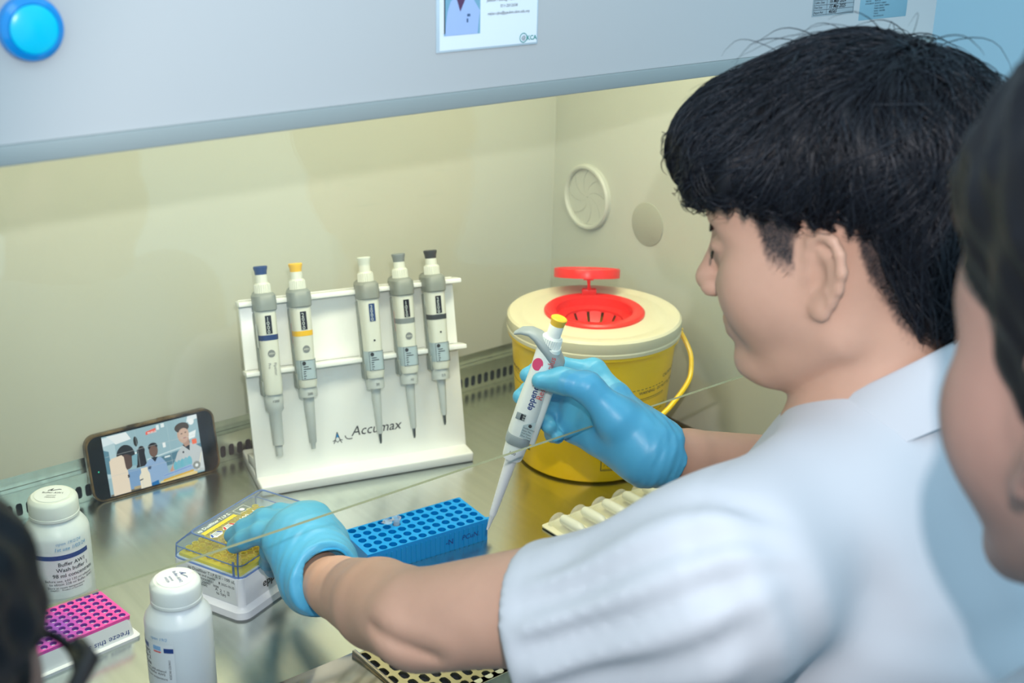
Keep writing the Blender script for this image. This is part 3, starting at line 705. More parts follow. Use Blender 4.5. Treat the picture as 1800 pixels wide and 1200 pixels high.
hg.tube([b0 + V(0, 0, 0.005), b0 * 0.5 + b1 * 0.5 + V(0, 0, 0.003), b1], [0.0030, 0.0018, 0.0026], 10); hg.tube([b1 - SD * 0.006, b1 + SD * 0.006], 0.0022, 10)
hg.build('flap_hinge', M_RED, binn)
# bail handle: pivots at the right of the rim and droops across the front
def cyl(ang, z, r): d = math.cos(ang) * SD - math.sin(ang) * FH; return d * r + V(0, 0, z)   # ang 0 = viewer's right, 90 deg = front
R_ = math.radians
hp = [cyl(R_(-8), 0.158, 0.106), cyl(R_(0), 0.152, 0.110), cyl(R_(8), 0.140, 0.117), cyl(R_(14), 0.126, 0.1195), cyl(R_(20), 0.116, 0.1195), cyl(R_(30), 0.105, 0.116), cyl(R_(45), 0.090, 0.113), cyl(R_(60), 0.078, 0.108), cyl(R_(80), 0.066, 0.105), cyl(R_(100), 0.064, 0.105), cyl(R_(112), 0.074, 0.103), cyl(R_(120), 0.095, 0.101), cyl(R_(124), 0.125, 0.103), cyl(R_(125), 0.150, 0.106)]
# smooth
def catmull(P, k=4):
    P = [np.asarray(p, float) for p in P]; out = []
    for i in range(len(P) - 1):
        p0, p1, p2, p3 = P[max(i - 1, 0)], P[i], P[i + 1], P[min(i + 2, len(P) - 1)]
        for t in np.arange(k) / k: out.append(0.5 * (2 * p1 + (p2 - p0) * t + (2 * p0 - 5 * p1 + 4 * p2 - p3) * t * t + (3 * p1 - p0 - 3 * p2 + p3) * t ** 3))
    return out + [P[-1]]
hb = MB(); hb.tube(catmull(hp), 0.0030, 8, flat=1.0); hb.tube([hp[0] + V(0, 0, 0.004), hp[0] * 0.97], 0.005, 10); hb.build('bail_handle', M_BUCK, binn)
# printing on the bucket (front is -FH)
aF = math.atan2(-FH[1], -FH[0])
def bk(deg, z0): return on_cone(R0, R1, HB, aF + math.radians(deg), z0, 0.0004)
t = MB()
for i in range(13): patch(t, -0.0+0.006 * i, 0.006 * i + 0.0035, 0, 0.0008, bk(12, 0.1185), 0, 2)
letter(t, 'WARNING - DO NOT FILL ABOVE THE LINE', 0.0052, bk(32, 0.1125), 0, bold=0.01)
letter(t, 'CAUTION  SHARPS', 0.0060, bk(56, 0.1250), 0, bold=0.01)
patch(t, 0, 0.075, 0, 0.0007, bk(14, 0.1060), 0, 20); patch(t, 0, 0.075, 0, 0.0005, bk(14, 0.1040), 0, 20)
t.build('warning_lettering', M_BLACK, binn, 0); t = MB()
letter(t, 'Instructions', 0.0052, bk(22, 0.0950), 0, bold=0.02)
for k, s_ in enumerate(('1. Sharps waste only, do not overfill the bin', '2. Keep the lid closed when not in use', '3. Close lid firmly before disposal', '4. Do not attempt to reopen a closed bin')):
    letter(t, s_, 0.0040, bk(22, 0.0890 - 0.0050 * k))
patch(t, 0, 0.070, 0, 0.0006, bk(20, 0.0690), 0, 20)
for (x0, x1, y0, y1) in ((0, 0.062, 0, 0.0008), (0, 0.062, 0.022, 0.0228), (0, 0.0008, 0, 0.022), (0.0612, 0.062, 0, 0.022), (0.0018, 0.060, 0.0018, 0.0023)): patch(t, x0, x1, y0, y1, bk(6, 0.0180), 0, 20)
for k, s_ in enumerate(('5  Date:', '6  Location:', '7  Disposed by:')): letter(t, s_, 0.0042, bk(8, 0.0345 - 0.0055 * k))
t.build('instruction_lettering', M_BLACK, binn, 0); t = MB()
for i in range(8): patch(t, 0.006 * i, 0.006 * i + 0.0035, 0, 0.0008, bk(-78, 0.1185), 0, 2)
letter(t, 'CONTAMINATED SHARPS', 0.0056, bk(-92, 0.1220), 0, bold=0.01); patch(t, 0, 0.05, 0, 0.0007, bk(-86, 0.1080), 0, 20)
t.build('contents_lettering', M_BLACK, binn, 0); t = MB(); letter(t, 'SHARPS', 0.0150, bk(-66, 0.0960), 0, bold=0.02); t.build('sharps_lettering', M_BLACK, binn, 0); t = MB(); letter(t, 'DANGER', 0.0170, bk(-78, 0.0700), 0, bold=0.02)
t.build('danger_lettering', M_BLACK, binn, 0); t = MB(); t.add([(0, 0, 0), (0.010, 0, 0), (0.005, 0.012, 0)], [(0, 1, 2)], 0, bk(-62, 0.0250))
t.build('hazard_triangle', M_BLACK, binn, 0)
# ------------------------------------------------------------------ smartphone leaning on the rear slots
pl = nrm(V(0.1455, -0.0040, 0)); pu = nrm(np.cross(np.cross(pl, V(0, 0.19, 1)), pl)); pnv = np.cross(pl, pu)   # along, up, towards viewer
PO = V(0.4490, 1.2935, 0.0)
phone = thing('smartphone', 'smartphone in a tortoiseshell case lying on its side against the slotted rear plate, recording', 'phone', mtx=frame(pl, pu, pnv, PO))
PW, PH = 0.1545, 0.0785
def rrect(x0, y0, x1, y1, r, n=8):
    pts = []
    for cx, cy, a in ((x1 - r, y1 - r, 0), (x0 + r, y1 - r, 90), (x0 + r, y0 + r, 180), (x1 - r, y0 + r, 270)):
        for i in range(n + 1): q = math.radians(a + 90 * i / n); pts.append((cx + r * math.cos(q), cy + r * math.sin(q)))
    return pts
def shell(mb, sections, mi=0, fn=None, caps=True):
    """stack of (polygon, z)"""
    mb.sweep([[(x, y, z) for x, y in poly] for poly, z in sections], mi, fn, caps)
mb = MB()
shell(mb, [(rrect(0.001, 0.001, PW - 0.001, PH - 0.001, 0.0125), -0.0105), (rrect(0, 0, PW, PH, 0.0135), -0.009), (rrect(0, 0, PW, PH, 0.0135), -0.001), (rrect(0.0006, 0.0006, PW - 0.0006, PH - 0.0006, 0.013), 0.0), (rrect(0.0022, 0.0022, PW - 0.0022, PH - 0.0022, 0.0118), 0.0), (rrect(0.0024, 0.0024, PW - 0.0024, PH - 0.0024, 0.0116), -0.0015)], 0, None, True)
mb.build('case', M_CASE, phone)
mb = MB(); shell(mb, [(rrect(0.0024, 0.0024, PW - 0.0024, PH - 0.0024, 0.0116), -0.002), (rrect(0.0026, 0.0026, PW - 0.0026, PH - 0.0026, 0.0114), -0.0008)]); mb.build('front_glass', M_PHB, phone)
SX0, SX1, SY0, SY1 = 0.0195, 0.1335, 0.0042, 0.0742
def scr(off): return lambda p: V(SX0 + (SX1 - SX0) * p[0], SY0 + (SY1 - SY0) * p[1], -0.0006 + off + p[2])
SCM = []
def sc(rgb, s=0.95):
    m = mat('screen_%d_%d_%d' % rgb, (6, 6, 6), 0.15, emit=rgb, estr=s)
    if m not in SCM: SCM.append(m)
    return SCM.index(m)
mb = MB(); lay = [0]
def poly(pts, rgb): lay[0] += 1; mb.add([(x, y, 0) for x, y in pts], [tuple(range(len(pts)))], sc(rgb), scr(0.00003 * lay[0]))
def elp(cx, cy, rx, ry, rgb, n=20): poly([(cx + rx * math.cos(2 * math.pi * i / n), cy + ry * math.sin(2 * math.pi * i / n)) for i in range(n)], rgb)
def rec(x0, y0, x1, y1, rgb): poly([(x0, y0), (x1, y0), (x1, y1), (x0, y1)], rgb)
rec(0, 0, 1, 1, (158, 190, 200)); rec(0, 0.30, 0.12, 0.86, (186, 212, 220)); poly([(0, 0.38), (0.05, 0.36), (0.05, 0.74), (0, 0.78)], (96, 140, 158))
poly([(0.05, 0.99), (0.25, 0.99), (0.29, 0.86), (0.13, 0.83)], (240, 246, 248)); poly([(0, 0.98), (0.06, 0.98), (0.12, 0.86), (0.0, 0.84)], (224, 238, 244))
poly([(0.30, 0.62), (0.36, 0.62), (0.38, 0.54), (0.33, 0.52)], (240, 248, 250)); poly([(0.84, 0.70), (0.97, 0.74), (0.95, 0.62), (0.84, 0.60)], (244, 250, 250)); poly([(0.90, 1.0), (1, 1.0), (1, 0.93), (0.88, 0.90)], (236, 244, 248))
rec(0.61, 0.92, 0.645, 0.985, (240, 248, 250)); rec(0.56, 0.90, 0.59, 0.98, (236, 246, 248)); rec(0.60, 0.58, 0.63, 0.665, (248, 252, 252))
poly([(0.42, 0.42), (1, 0.50), (1, 0.30), (0.42, 0.24)], (92, 132, 150)); poly([(0.42, 0.46), (0.80, 0.52), (0.80, 0.50), (0.42, 0.44)], (210, 228, 232)); rec(0.60, 0.40, 0.66, 0.43, (226, 238, 240))
# photographer (left) with camera and flash
elp(0.21, 0.60, 0.095, 0.19, (36, 40, 46)); elp(0.205, 0.50, 0.075, 0.13, (92, 72, 66)); elp(0.33, 0.80, 0.022, 0.085, (44, 46, 44)); elp(0.375, 0.63, 0.035, 0.075, (46, 36, 34))
poly([(0.33, 0.66), (0.40, 0.66), (0.41, 0.36), (0.30, 0.36)], (38, 38, 44)); poly([(0.27, 0.58), (0.33, 0.60), (0.31, 0.40), (0.26, 0.42)], (130, 176, 190)); poly([(0.18, 0.36), (0.40, 0.34), (0.40, 0.02), (0.20, 0.0)], (128, 164, 204)); 
# second student (middle)
poly([(0.36, 0.05), (0.62, 0.05), (0.61, 0.32), (0.565, 0.43), (0.51, 0.46), (0.44, 0.45), (0.385, 0.36)], (150, 180, 216)); poly([(0.46, 0.47), (0.53, 0.46), (0.495, 0.38)], (32, 38, 48)); elp(0.495, 0.58, 0.046, 0.115, (112, 84, 74)); elp(0.494, 0.645, 0.05, 0.065, (38, 34, 36)); elp(0.495, 0.575, 0.043, 0.085, (120, 92, 80))
poly([(0.42, 0.34), (0.45, 0.33), (0.44, 0.28), (0.41, 0.29)], (70, 90, 120))
# student at work (right)
poly([(0.68, 0.10), (1.0, 0.02), (1.0, 0.42), (0.93, 0.52), (0.87, 0.56), (0.80, 0.53), (0.74, 0.44), (0.69, 0.28)], (200, 206, 208)); poly([(0.80, 0.54), (0.885, 0.58), (0.87, 0.42)], (30, 36, 42)); poly([(0.795, 0.62), (0.88, 0.66), (0.88, 0.52), (0.83, 0.50)], (184, 148, 130))
elp(0.825, 0.72, 0.062, 0.15, (206, 172, 152)); elp(0.822, 0.84, 0.078, 0.085, (74, 64, 58)); elp(0.832, 0.725, 0.056, 0.10, (212, 178, 158)); elp(0.81, 0.735, 0.011, 0.008, (70, 54, 50)); elp(0.853, 0.745, 0.011, 0.008, (70, 54, 50)); elp(0.838, 0.655, 0.018, 0.010, (170, 110, 106)); elp(0.80, 0.42, 0.010, 0.018, (50, 52, 60))
poly([(0.63, 0.16), (0.69, 0.30), (0.74, 0.26), (0.70, 0.10)], (206, 160, 140)); poly([(0.95, 0.08), (1.0, 0.36), (1.0, 0.06)], (216, 222, 224)); poly([(0.925, 0.06), (0.94, 0.06), (0.995, 0.34), (0.985, 0.35)], (236, 232, 216))
for k in range(5): elp(0.70 + 0.038 * k, 0.215 + 0.008 * k, 0.026, 0.085, (118 + 10 * (k % 2), 190, 206))
poly([(0.52, 0.03), (0.86, 0.075), (0.92, 0.03), (0.91, 0.0), (0.51, 0.0)], (238, 214, 150)); poly([(0.545, 0.095), (0.565, 0.13), (0.86, 0.19), (0.905, 0.09), (0.86, 0.07)], (160, 186, 220)); poly([(0.56, 0.115), (0.86, 0.165), (0.86, 0.155), (0.56, 0.105)], (96, 140, 214)); poly([(0.55, 0.05), (0.88, 0.09), (0.88, 0.06), (0.55, 0.02)], (226, 180, 60))
poly([(0.42, 0.0), (0.50, 0.0), (0.50, 0.07), (0.42, 0.05)], (20, 110, 176)); poly([(0.0, 0.0), (0.40, 0.0), (0.40, 0.03), (0.0, 0.03)], (120, 112, 96)); rec(0.24, 0.02, 0.32, 0.065, (186, 168, 130))
# bottles in front
poly([(0.03, 0.0), (0.205, 0.0), (0.205, 0.36), (0.19, 0.41), (0.185, 0.60), (0.165, 0.64), (0.06, 0.62), (0.035, 0.58)], (240, 222, 200)); rec(0.195, 0.24, 0.215, 0.29, (50, 52, 62))
poly([(0.31, 0.0), (0.42, 0.0), (0.42, 0.22), (0.405, 0.28), (0.405, 0.34), (0.335, 0.34), (0.335, 0.27), (0.31, 0.21)], (242, 232, 210)); poly([(0.31, 0.155), (0.345, 0.165), (0.345, 0.145), (0.31, 0.135)], (40, 40, 48))
# recording interface
poly([(0.44, 0.895), (0.445, 0.92), (0.545, 0.945), (0.55, 0.935), (0.545, 0.885), (0.44, 0.865)], (240, 104, 88)); elp(0.925, 0.905, 0.031, 0.055, (250, 252, 252)); elp(0.918, 0.145, 0.042, 0.07, (150, 156, 152)); elp(0.918, 0.145, 0.017, 0.028, (244, 248, 248))
poly(rrect(0.905, 0.515, 0.955, 0.60, 0.012, 4), (250, 116, 78))
for x in (0.333, 0.667): rec(x, 0, x + 0.0022, 1, (188, 210, 214))
for y in (0.333, 0.667): rec(0, y, 1, y + 0.0036, (200, 206, 206))
po = mb.build('screen', SCM, phone, 0)
t = MB(); letter(t, '00:00:32', 0.0032, lambda p: scr(0.004)((0, 0, 0)) * 0 + V(SX0 + 0.114 * 0.453 + p[0], SY0 + 0.070 * 0.882 + p[1], 0.0030 + p[0] * 0.0), 0, bold=0.02)
t.build('timer_lettering', mat('screen_white', (6, 6, 6), 0.2, emit=(250, 240, 236), estr=0.95), po, 0)
t = MB(); t.lathe([(0.0007, 0), (0.0, 0.0001)], 10, 0, lambda p: V(0.0105 + p[0], 0.036 + p[1], -0.0004 + p[2])); t.build('camera_light', mat('led_green', (0, 30, 20), 0.3, emit=(60, 240, 190), estr=1.2), phone, 0)
for x0, x1 in ((0.052, 0.066), (0.088, 0.103)): t = MB(); t.rbox((x0, PH - 0.0002, -0.0075), (x1, PH + 0.0009, -0.0035), 0.0004); t.build('case_button', M_CASE, phone)

# ------------------------------------------------------------------ buffer bottles
def bottle(loc, label, rb, rc, lab, rot, big):
    t = thing('buffer_bottle', label, 'bottle', loc, group='milky plastic buffer bottles')
    H = 0.115; hs = H - 0.024
    mb = MB(); mb.lathe([(rb - 0.003, 0), (rb - 0.0004, 0.003), (rb, 0.006), (rb, hs - 0.013), (rb - 0.001, hs - 0.009), (rb - 0.0042, hs - 0.004), (rc + 0.0005, hs - 0.0005), (rc - 0.0015, hs + 0.002), (rc - 0.0020, hs + 0.006)], 64); mb.build('body', M_BOTT, t)
    mb = MB(); n = 96; z0, z1 = hs + 0.0035, H
    prof = [(rc - 0.001, z0), (rc, z0 + 0.001), (rc, z0 + 0.0035), (rc - 0.0006, z0 + 0.004), (rc - 0.0006, z1 - 0.0045), (rc - 0.0014, z1 - 0.0022), (rc - 0.004, z1), (0.0, z1 + 0.0002)]
    v = []; f = []
    for j, (r, z) in enumerate(prof):
        for i in range(n):
            rr = r + (0.00035 if (i % 2 and 2 < j < 5) else 0); a = 2 * math.pi * i / n; v.append((rr * math.cos(a), rr * math.sin(a), z))
    for j in range(len(prof) - 1):
        for i in range(n): f.append((j * n + i, j * n + (i + 1) % n, (j + 1) * n + (i + 1) % n, (j + 1) * n + i))
    mb.add(v, f); cp_ = mb.build('cap', M_CAP, t)
    rs = rc * 0.70; mb = MB(); mb.lathe([(rs, z1 + 0.0001), (rs, z1 + 0.0005), (0, z1 + 0.0006)], 40); mb.build('cap_sticker', M_PAPER, cp_)
    a = rot; cx, sx = V(-math.sin(a), math.cos(a), 0), V(-math.cos(a), -math.sin(a), 0)
    top = on_plane((0, 0, z1 + 0.0008), cx, sx)
    mb = MB()
    for s_, y, q in (('Buffer ' + lab, 0.001, 0.0042), ('opened', -0.004, 0.0030), ('19/02/24', -0.008, 0.0030)): letter(mb, s_, q, lambda p, y=y: top((p[0], y + p[1], 0)), 0, 'CENTER')
    mb.tube([top((x, y, 0.0)) for x, y in ((-0.006, 0.006), (-0.002, 0.0105), (-0.0035, 0.006), (0.004, 0.0095), (0.006, 0.009))], 0.0003, 5)
    mb.build('cap_writing', M_INK if not big else M_BLACK, cp_, 0)
    return t, hs
cyl_ = lambda rb, a, z, off=0.0002: on_cone(rb, rb, 1.0, a, z, off)
viewA = math.atan2(-0.7255, -0.588)
# far bottle
rb = 0.0305; B1, hs = bottle((0.3510, 1.1255, 0.0), 'milky buffer bottle with a wide blue-striped Wash buffer label, behind the pink cooler block', rb, 0.0234, 'AW1', viewA, True)
b0 = viewA - 0.55; mb = MB(); W_ = 0.060
patch(mb, 0, W_, 0.008, 0.058, cyl_(rb, b0, 0.010), 0, 40); lb = mb.build('label', M_PAPER, B1)
mb = MB(); patch(mb, 0, W_ * 0.98, 0.0500, 0.0548, cyl_(rb, b0, 0.010, 0.0004), 0, 40); patch(mb, 0.0, 0.0006, 0.024, 0.048, cyl_(rb, b0, 0.010, 0.0004)); mb.build('label_stripe', mat('stripe_blue', (28, 62, 128), 0.4), lb)
t = MB()
for s_, y, q, x, bo in (('Buffer AW1', 0.0430, 0.0060, 0.026, 0.012), ('Wash buffer 1', 0.0370, 0.0060, 0.024, 0.012), ('98 ml concentrate', 0.0310, 0.0060, 0.020, 0.012), ('Before use, add 130 ml ethanol', 0.0262, 0.0040, 0.012, 0), ('to obtain 228 ml Buffer AW1', 0.0226, 0.0040, 0.016, 0), ('Store at room temperature', 0.0190, 0.0034, 0.014, 0), ('1046921    Product of Germany', 0.0166, 0.0026, 0.016, 0)):
    letter(t, s_, q * 0.95, (lambda p, x=x, y=y: cyl_(rb, b0, 0.010, 0.0004)((x + p[0], y + p[1], 0))), 0, bold=bo)
t.build('label_lettering', M_BLACK, lb, 0)
t = MB(); letter(t, 'open 19/2/24', 0.0046, lambda p: cyl_(rb, b0, 0.010, 0.0004)((0.026 + p[0], 0.0655 + p[1], 0)), 0, shear=0.2); letter(t, '1st use 1/03/24', 0.0052, lambda p: cyl_(rb, b0, 0.010, 0.0004)((0.024 + p[0], 0.0595 + p[1], 0)), 0, bold=0.01, shear=0.2); t.build('handwriting', mat('pen_blue', (110, 164, 204), 0.5), B1, 0)
# near bottle
rb = 0.0286; B2, hs = bottle((0.3790, 0.9160, 0.0), 'milky buffer bottle nearest the camera, its narrow label turned to the left', rb, 0.0218, 'AW2', viewA - 1.0, False)
b1 = viewA - 0.02; W_ = 0.060
patch_fn = lambda off: cyl_(rb, b1 - W_ / rb + 0.12, 0.0185, off)
mb = MB(); patch(mb, 0, W_, 0.000, 0.0485, patch_fn(0.0002), 0, 40); lb = mb.build('label', M_PAPER, B2)
mb = MB()
for x0, x1 in ((0.0, W_ - 0.0260), (W_ - 0.0085, W_)): patch(mb, x0, x1, 0.0405, 0.0450, patch_fn(0.0004), 0, 20)
mb.build('label_stripe', MATS['stripe_blue'], lb)
mb = MB()
for i in range(5): patch(mb, W_ - 0.0190 + 0.0016 * i, W_ - 0.0178 + 0.0016 * i, 0.0418, 0.0462, patch_fn(0.0004), 0)
patch(mb, W_ - 0.0190, W_ - 0.0112, 0.0432, 0.0437, patch_fn(0.0005), 0); patch(mb, W_ - 0.0190, W_ - 0.0112, 0.0452, 0.0456, patch_fn(0.0005), 0)
patch(mb, W_ - 0.0190, W_ - 0.0112, 0.0398, 0.0412, patch_fn(0.0004), 1, 6); mb.build('maker_emblem', [mat('emblem_sky', (120, 176, 222), 0.5), mat('emblem_red', (226, 90, 84), 0.5)], lb)
t = MB()
for s_, y, q, bo in (('Buffer AW2', 0.0350, 0.0056, 0.012), ('Wash buffer 2', 0.0295, 0.0056, 0.012), ('concentrate', 0.0240, 0.0056, 0.012), ('Before use, add ethanol', 0.0205, 0.0036, 0), ('to obtain Buffer AW2', 0.0172, 0.0036, 0), ('Store at room temperature', 0.0130, 0.0032, 0)):
    letter(t, s_, q * 0.95, (lambda p, y=y: patch_fn(0.0004)((W_ - 0.024 + p[0], y + p[1], 0))), 0, 'RIGHT' if bo else 'CENTER', bo)
letter(t, '1046923 04/2024', 0.0028, lambda p: patch_fn(0.0004)((W_ - 0.005 + p[1], 0.034 - p[0], 0))); t.build('label_lettering', M_BLACK, lb, 0)
t = MB(); letter(t, 'open 19/2', 0.0042, lambda p: patch_fn(0.0004)((W_ - 0.022 + p[0], 0.0520 + p[1], 0)), 0, shear=0.2); t.build('handwriting', MATS['pen_blue'], B2, 0)

# ------------------------------------------------------------------ pink cooler block
pa = nrm(V(-0.995, -0.105, 0)); pb = nrm(V(-0.105, 0.995, 0)); pc = V(0.3770, 1.0225, 0)
# local: x = -pa (to viewer's right), y = pb, origin at right front corner
cool = thing('cooler_block', 'pink and purple cooler block with round wells and a white base, by the left edge', 'cooler block', mtx=frame(-pa, pb, (0, 0, 1), pc))
LA, LB, ZT = 0.094, 0.062, 0.0240
mb = MB(); shell(mb, [(rrect(-LA - 0.006, -0.006, 0.006, LB + 0.006, 0.004), 0.0), (rrect(-LA - 0.006, -0.006, 0.006, LB + 0.006, 0.004), 0.0028), (rrect(-LA - 0.002, -0.002, 0.002, LB + 0.002, 0.004), 0.0034), (rrect(-LA, 0.0, 0, LB, 0.004), ZT - 0.003)]); cb = mb.build('base', M_WPL, cool)
t = MB(); letter(t, 'freeze this side', 0.0085, lambda p: V(-0.0035 - p[0], -0.0012 + 0.0004 * 0 - 0.0016 * (p[1] * 0 + 1) * 0 - 0.0006, 0.0105 - p[1])); t.build('lettering', M_INK, cb, 0)
mb = MB(); pit = 0.0085; hr = 0.0032; x1, y0 = -0.0014, 0.0012; nx_, ny_ = 10, 7
for i in range(nx_):
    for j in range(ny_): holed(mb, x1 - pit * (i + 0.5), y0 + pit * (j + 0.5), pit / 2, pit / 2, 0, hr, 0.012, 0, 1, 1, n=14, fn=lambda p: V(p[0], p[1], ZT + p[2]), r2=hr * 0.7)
xe, ye = x1 - pit * nx_, y0 + pit * ny_
for (a, b_, c_, d_) in ((-LA, 0.0, 0.0, y0), (-LA, 0.0, ye, LB), (-LA, xe, y0, ye), (x1, 0.0, y0, ye)): mb.add([(a, c_, ZT), (b_, c_, ZT), (b_, d_, ZT), (a, d_, ZT)], [(0, 1, 2, 3)])
mb.sweep([[(x, y, z) for x, y in rrect(-LA, 0, 0, LB, 0.0025, 4)] for z in (ZT - 0.004, ZT - 0.0002)], 0, None, False)
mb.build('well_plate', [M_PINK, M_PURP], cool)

# ------------------------------------------------------------------ filter tip box
bu = V(0.929, 0.370, 0); bv = V(-0.370, 0.929, 0); BO = V(0.4730, 0.9860, 0)
box = thing('tip_box', 'white tip box with clear blue lid over yellow tips, under the left glove', 'tip box', mtx=frame(bu, bv, (0, 0, 1), BO))
BU, BV = 0.122, 0.087
mb = MB(); shell(mb, [(rrect(-0.005, -0.005, BU + 0.005, BV + 0.005, 0.012), 0.0), (rrect(-0.006, -0.006, BU + 0.006, BV + 0.006, 0.012), 0.002), (rrect(-0.005, -0.005, BU + 0.005, BV + 0.005, 0.012), 0.0085), (rrect(-0.002, -0.002, BU + 0.002, BV + 0.002, 0.009), 0.0105), (rrect(0, 0, BU, BV, 0.006), 0.013), (rrect(0.0, 0.0, BU, BV, 0.006), 0.0430), (rrect(0.001, 0.001, BU - 0.001, BV - 0.001, 0.006), 0.0445)])
bs = mb.build('base', mat('box_white', (226, 230, 234), 0.35), box)
mb = MB(); mb.rbox((0.046, -0.0045, 0.034), (0.062, 0.002, 0.0435), 0.0015); mb.build('latch', M_WPL, box)
t = MB(); letter(t, 'eppendorf', 0.0120, lambda p: V(0.030 + p[0], -0.0006, 0.0210 + p[1]), 0, bold=0.015); t.build('maker_lettering', M_BLACK, bs, 0)
mb = MB(); lf = lambda off: (lambda p: V(-0.0004 - off, BV - p[0], p[1])); patch(mb, 0.006, 0.080, 0.0145, 0.0415, lf(0)); lab = mb.build('side_label', M_PAPER, bs, 0)
t = MB()
for s_, x, y, q in (('ep Dualfilter T.I.P.S. 2 - 100 uL', 0.020, 0.0375, 0.0048), ('PCR clean and sterile', 0.020, 0.0335, 0.0040), ('REF 0030078551', 0.028, 0.0295, 0.0036), ('LOT L206997   9098', 0.028, 0.0262, 0.0036), ('LS 078 042', 0.028, 0.0230, 0.0036), ('2025-10-25', 0.062, 0.0312, 0.0036), ('A  2  !  []', 0.054, 0.0230, 0.0048), ('96 TIPS', 0.055, 0.0190, 0.0040)): letter(t, s_, q, lambda p, x=x, y=y: lf(0.0002)((x + p[0], y + p[1], 0)))
patch(t, 0.0592, 0.0605, 0.0312, 0.0340, lf(0.0002)); t.build('label_lettering', M_BLACK, lab, 0)
# yellow tip tray with 96 tips
ty = MB(); ty.rbox((0.004, 0.004, 0.040), (BU - 0.004, BV - 0.004, 0.0480), 0.002); tr_ = ty.build('tip_tray', M_TIPY, box)
ty = MB()
for i in range(12):
    for j in range(8): ty.lathe([(0.0034, 0.047), (0.0036, 0.0525), (0.0028, 0.0525), (0.0024, 0.049)], 8, 0, lambda p, i=i, j=j: V(0.0115 + 0.009 * i + p[0], 0.012 + 0.009 * j + p[1], p[2]), cap=False)
o = ty.build('tip_collars', M_TIPY, tr_); o['kind'] = 'stuff'
lid = MB(); zb, zm, zt_ = 0.0440, 0.0565, 0.0730
S0 = rrect(0.0005, 0.0005, BU - 0.0005, BV - 0.0005, 0.007, 3); S1 = rrect(0.0012, 0.0012, BU - 0.0012, BV - 0.0012, 0.007, 3); S2 = rrect(0.0060, 0.0045, 0.1120, 0.0680, 0.006, 3)
shell(lid, [(S0, zb), (S1, zm), (S2, zt_)], 0, None, False); lid.add([(x, y, zt_) for x, y in S2], [tuple(range(len(S2)))])
lo = lid.build('lid', M_LIDB, box, 20)
ed = MB()
ed.tube([(x, y, zb) for x, y in S0], 0.0009, 6, closed=True); ed.tube([(x, y, zm) for x, y in S1], 0.0006, 6, closed=True); ed.tube([(x, y, zt_) for x, y in S2], 0.0008, 6, closed=True)
for k in (1, 5, 9, 13): ed.tube([(S1[k][0], S1[k][1], zm), (S2[k][0], S2[k][1], zt_)], 0.0009, 6); ed.tube([(S0[k][0], S0[k][1], zb), (S1[k][0], S1[k][1], zm)], 0.0008, 6)
for x in (0.034, 0.088): ed.rbox((x, 0.0003, zb), (x + 0.003, 0.0016, zm + 0.004), 0.0004)
ed.rbox((0.0003, 0.008, zb), (0.0014, 0.0105, zm + 0.004), 0.0004)
ed.build('lid_ribs', M_LIDE, lo)
lt = lambda off=0.0004: (lambda p: V(p[0], p[1], zt_ + off + p[2]))
t = MB(); patch(t, 0.009, 0.056, 0.0505, 0.0555, lt()); t.build('yellow_stripe', mat('stripe_yellow', (240, 210, 60), 0.4), lo, 0)
t = MB(); letter(t, 'ep Dualfilter T.I.P.S.', 0.0058, lambda p: lt()((0.009 + p[0], 0.0580 + p[1], 0)), 0, bold=0.02); letter(t, '100 uL', 0.0090, lambda p: lt()((0.050 + p[0], 0.0385 + p[1], 0)), 0, bold=0.01)
for (x0, x1, y0_, y1_) in ((0.060, 0.076, 0.0500, 0.0504), (0.060, 0.076, 0.0600, 0.0604), (0.060, 0.0604, 0.050, 0.060), (0.0756, 0.076, 0.050, 0.060)): patch(t, x0, x1, y0_, y1_, lt())
t.add([(0.068 + 0.0028 * math.cos(a), 0.055 + 0.0028 * math.sin(a), 0) for a in np.linspace(0, 6.0, 14)], [tuple(range(14))], 0, lt())
for cx in (0.0165, 0.0345): t.add([(cx + 0.0085 * math.cos(a), 0.0425 + 0.0050 * math.sin(a), 0) for a in np.arange(6) * math.pi / 3], [tuple(range(6))], 0, lt(0.0003))
t.build('lid_lettering', mat('print_white', (238, 242, 244), 0.5), lo, 0)
t = MB()
for cx, mi in ((0.0165, 0), (0.0345, 1)):
    for q in (-1, 1): t.add([(cx + q * 0.0075, 0.0410, 0), (cx + q * 0.0050, 0.0410, 0), (cx + q * 0.0030, 0.0458, 0), (cx + q * 0.0050, 0.0458, 0)], [(0, 1, 2, 3)], mi, lt(0.0006))
    for y in (0.0405, 0.0425, 0.0445): patch(t, cx - 0.0028, cx + 0.0028, y, y + 0.0007, lt(0.0006), 2)
t.build('lid_marks', [mat('mark_blue', (50, 90, 180), 0.5), mat('mark_red', (214, 60, 60), 0.5), M_GINK], lo, 0)

# ------------------------------------------------------------------ blue tube rack and the open microtube
ru = nrm(V(-0.9962, 0.0872, 0)); rv = nrm(V(0.0872, 0.9962, 0)); RO = V(0.7565, 0.9690, 0)
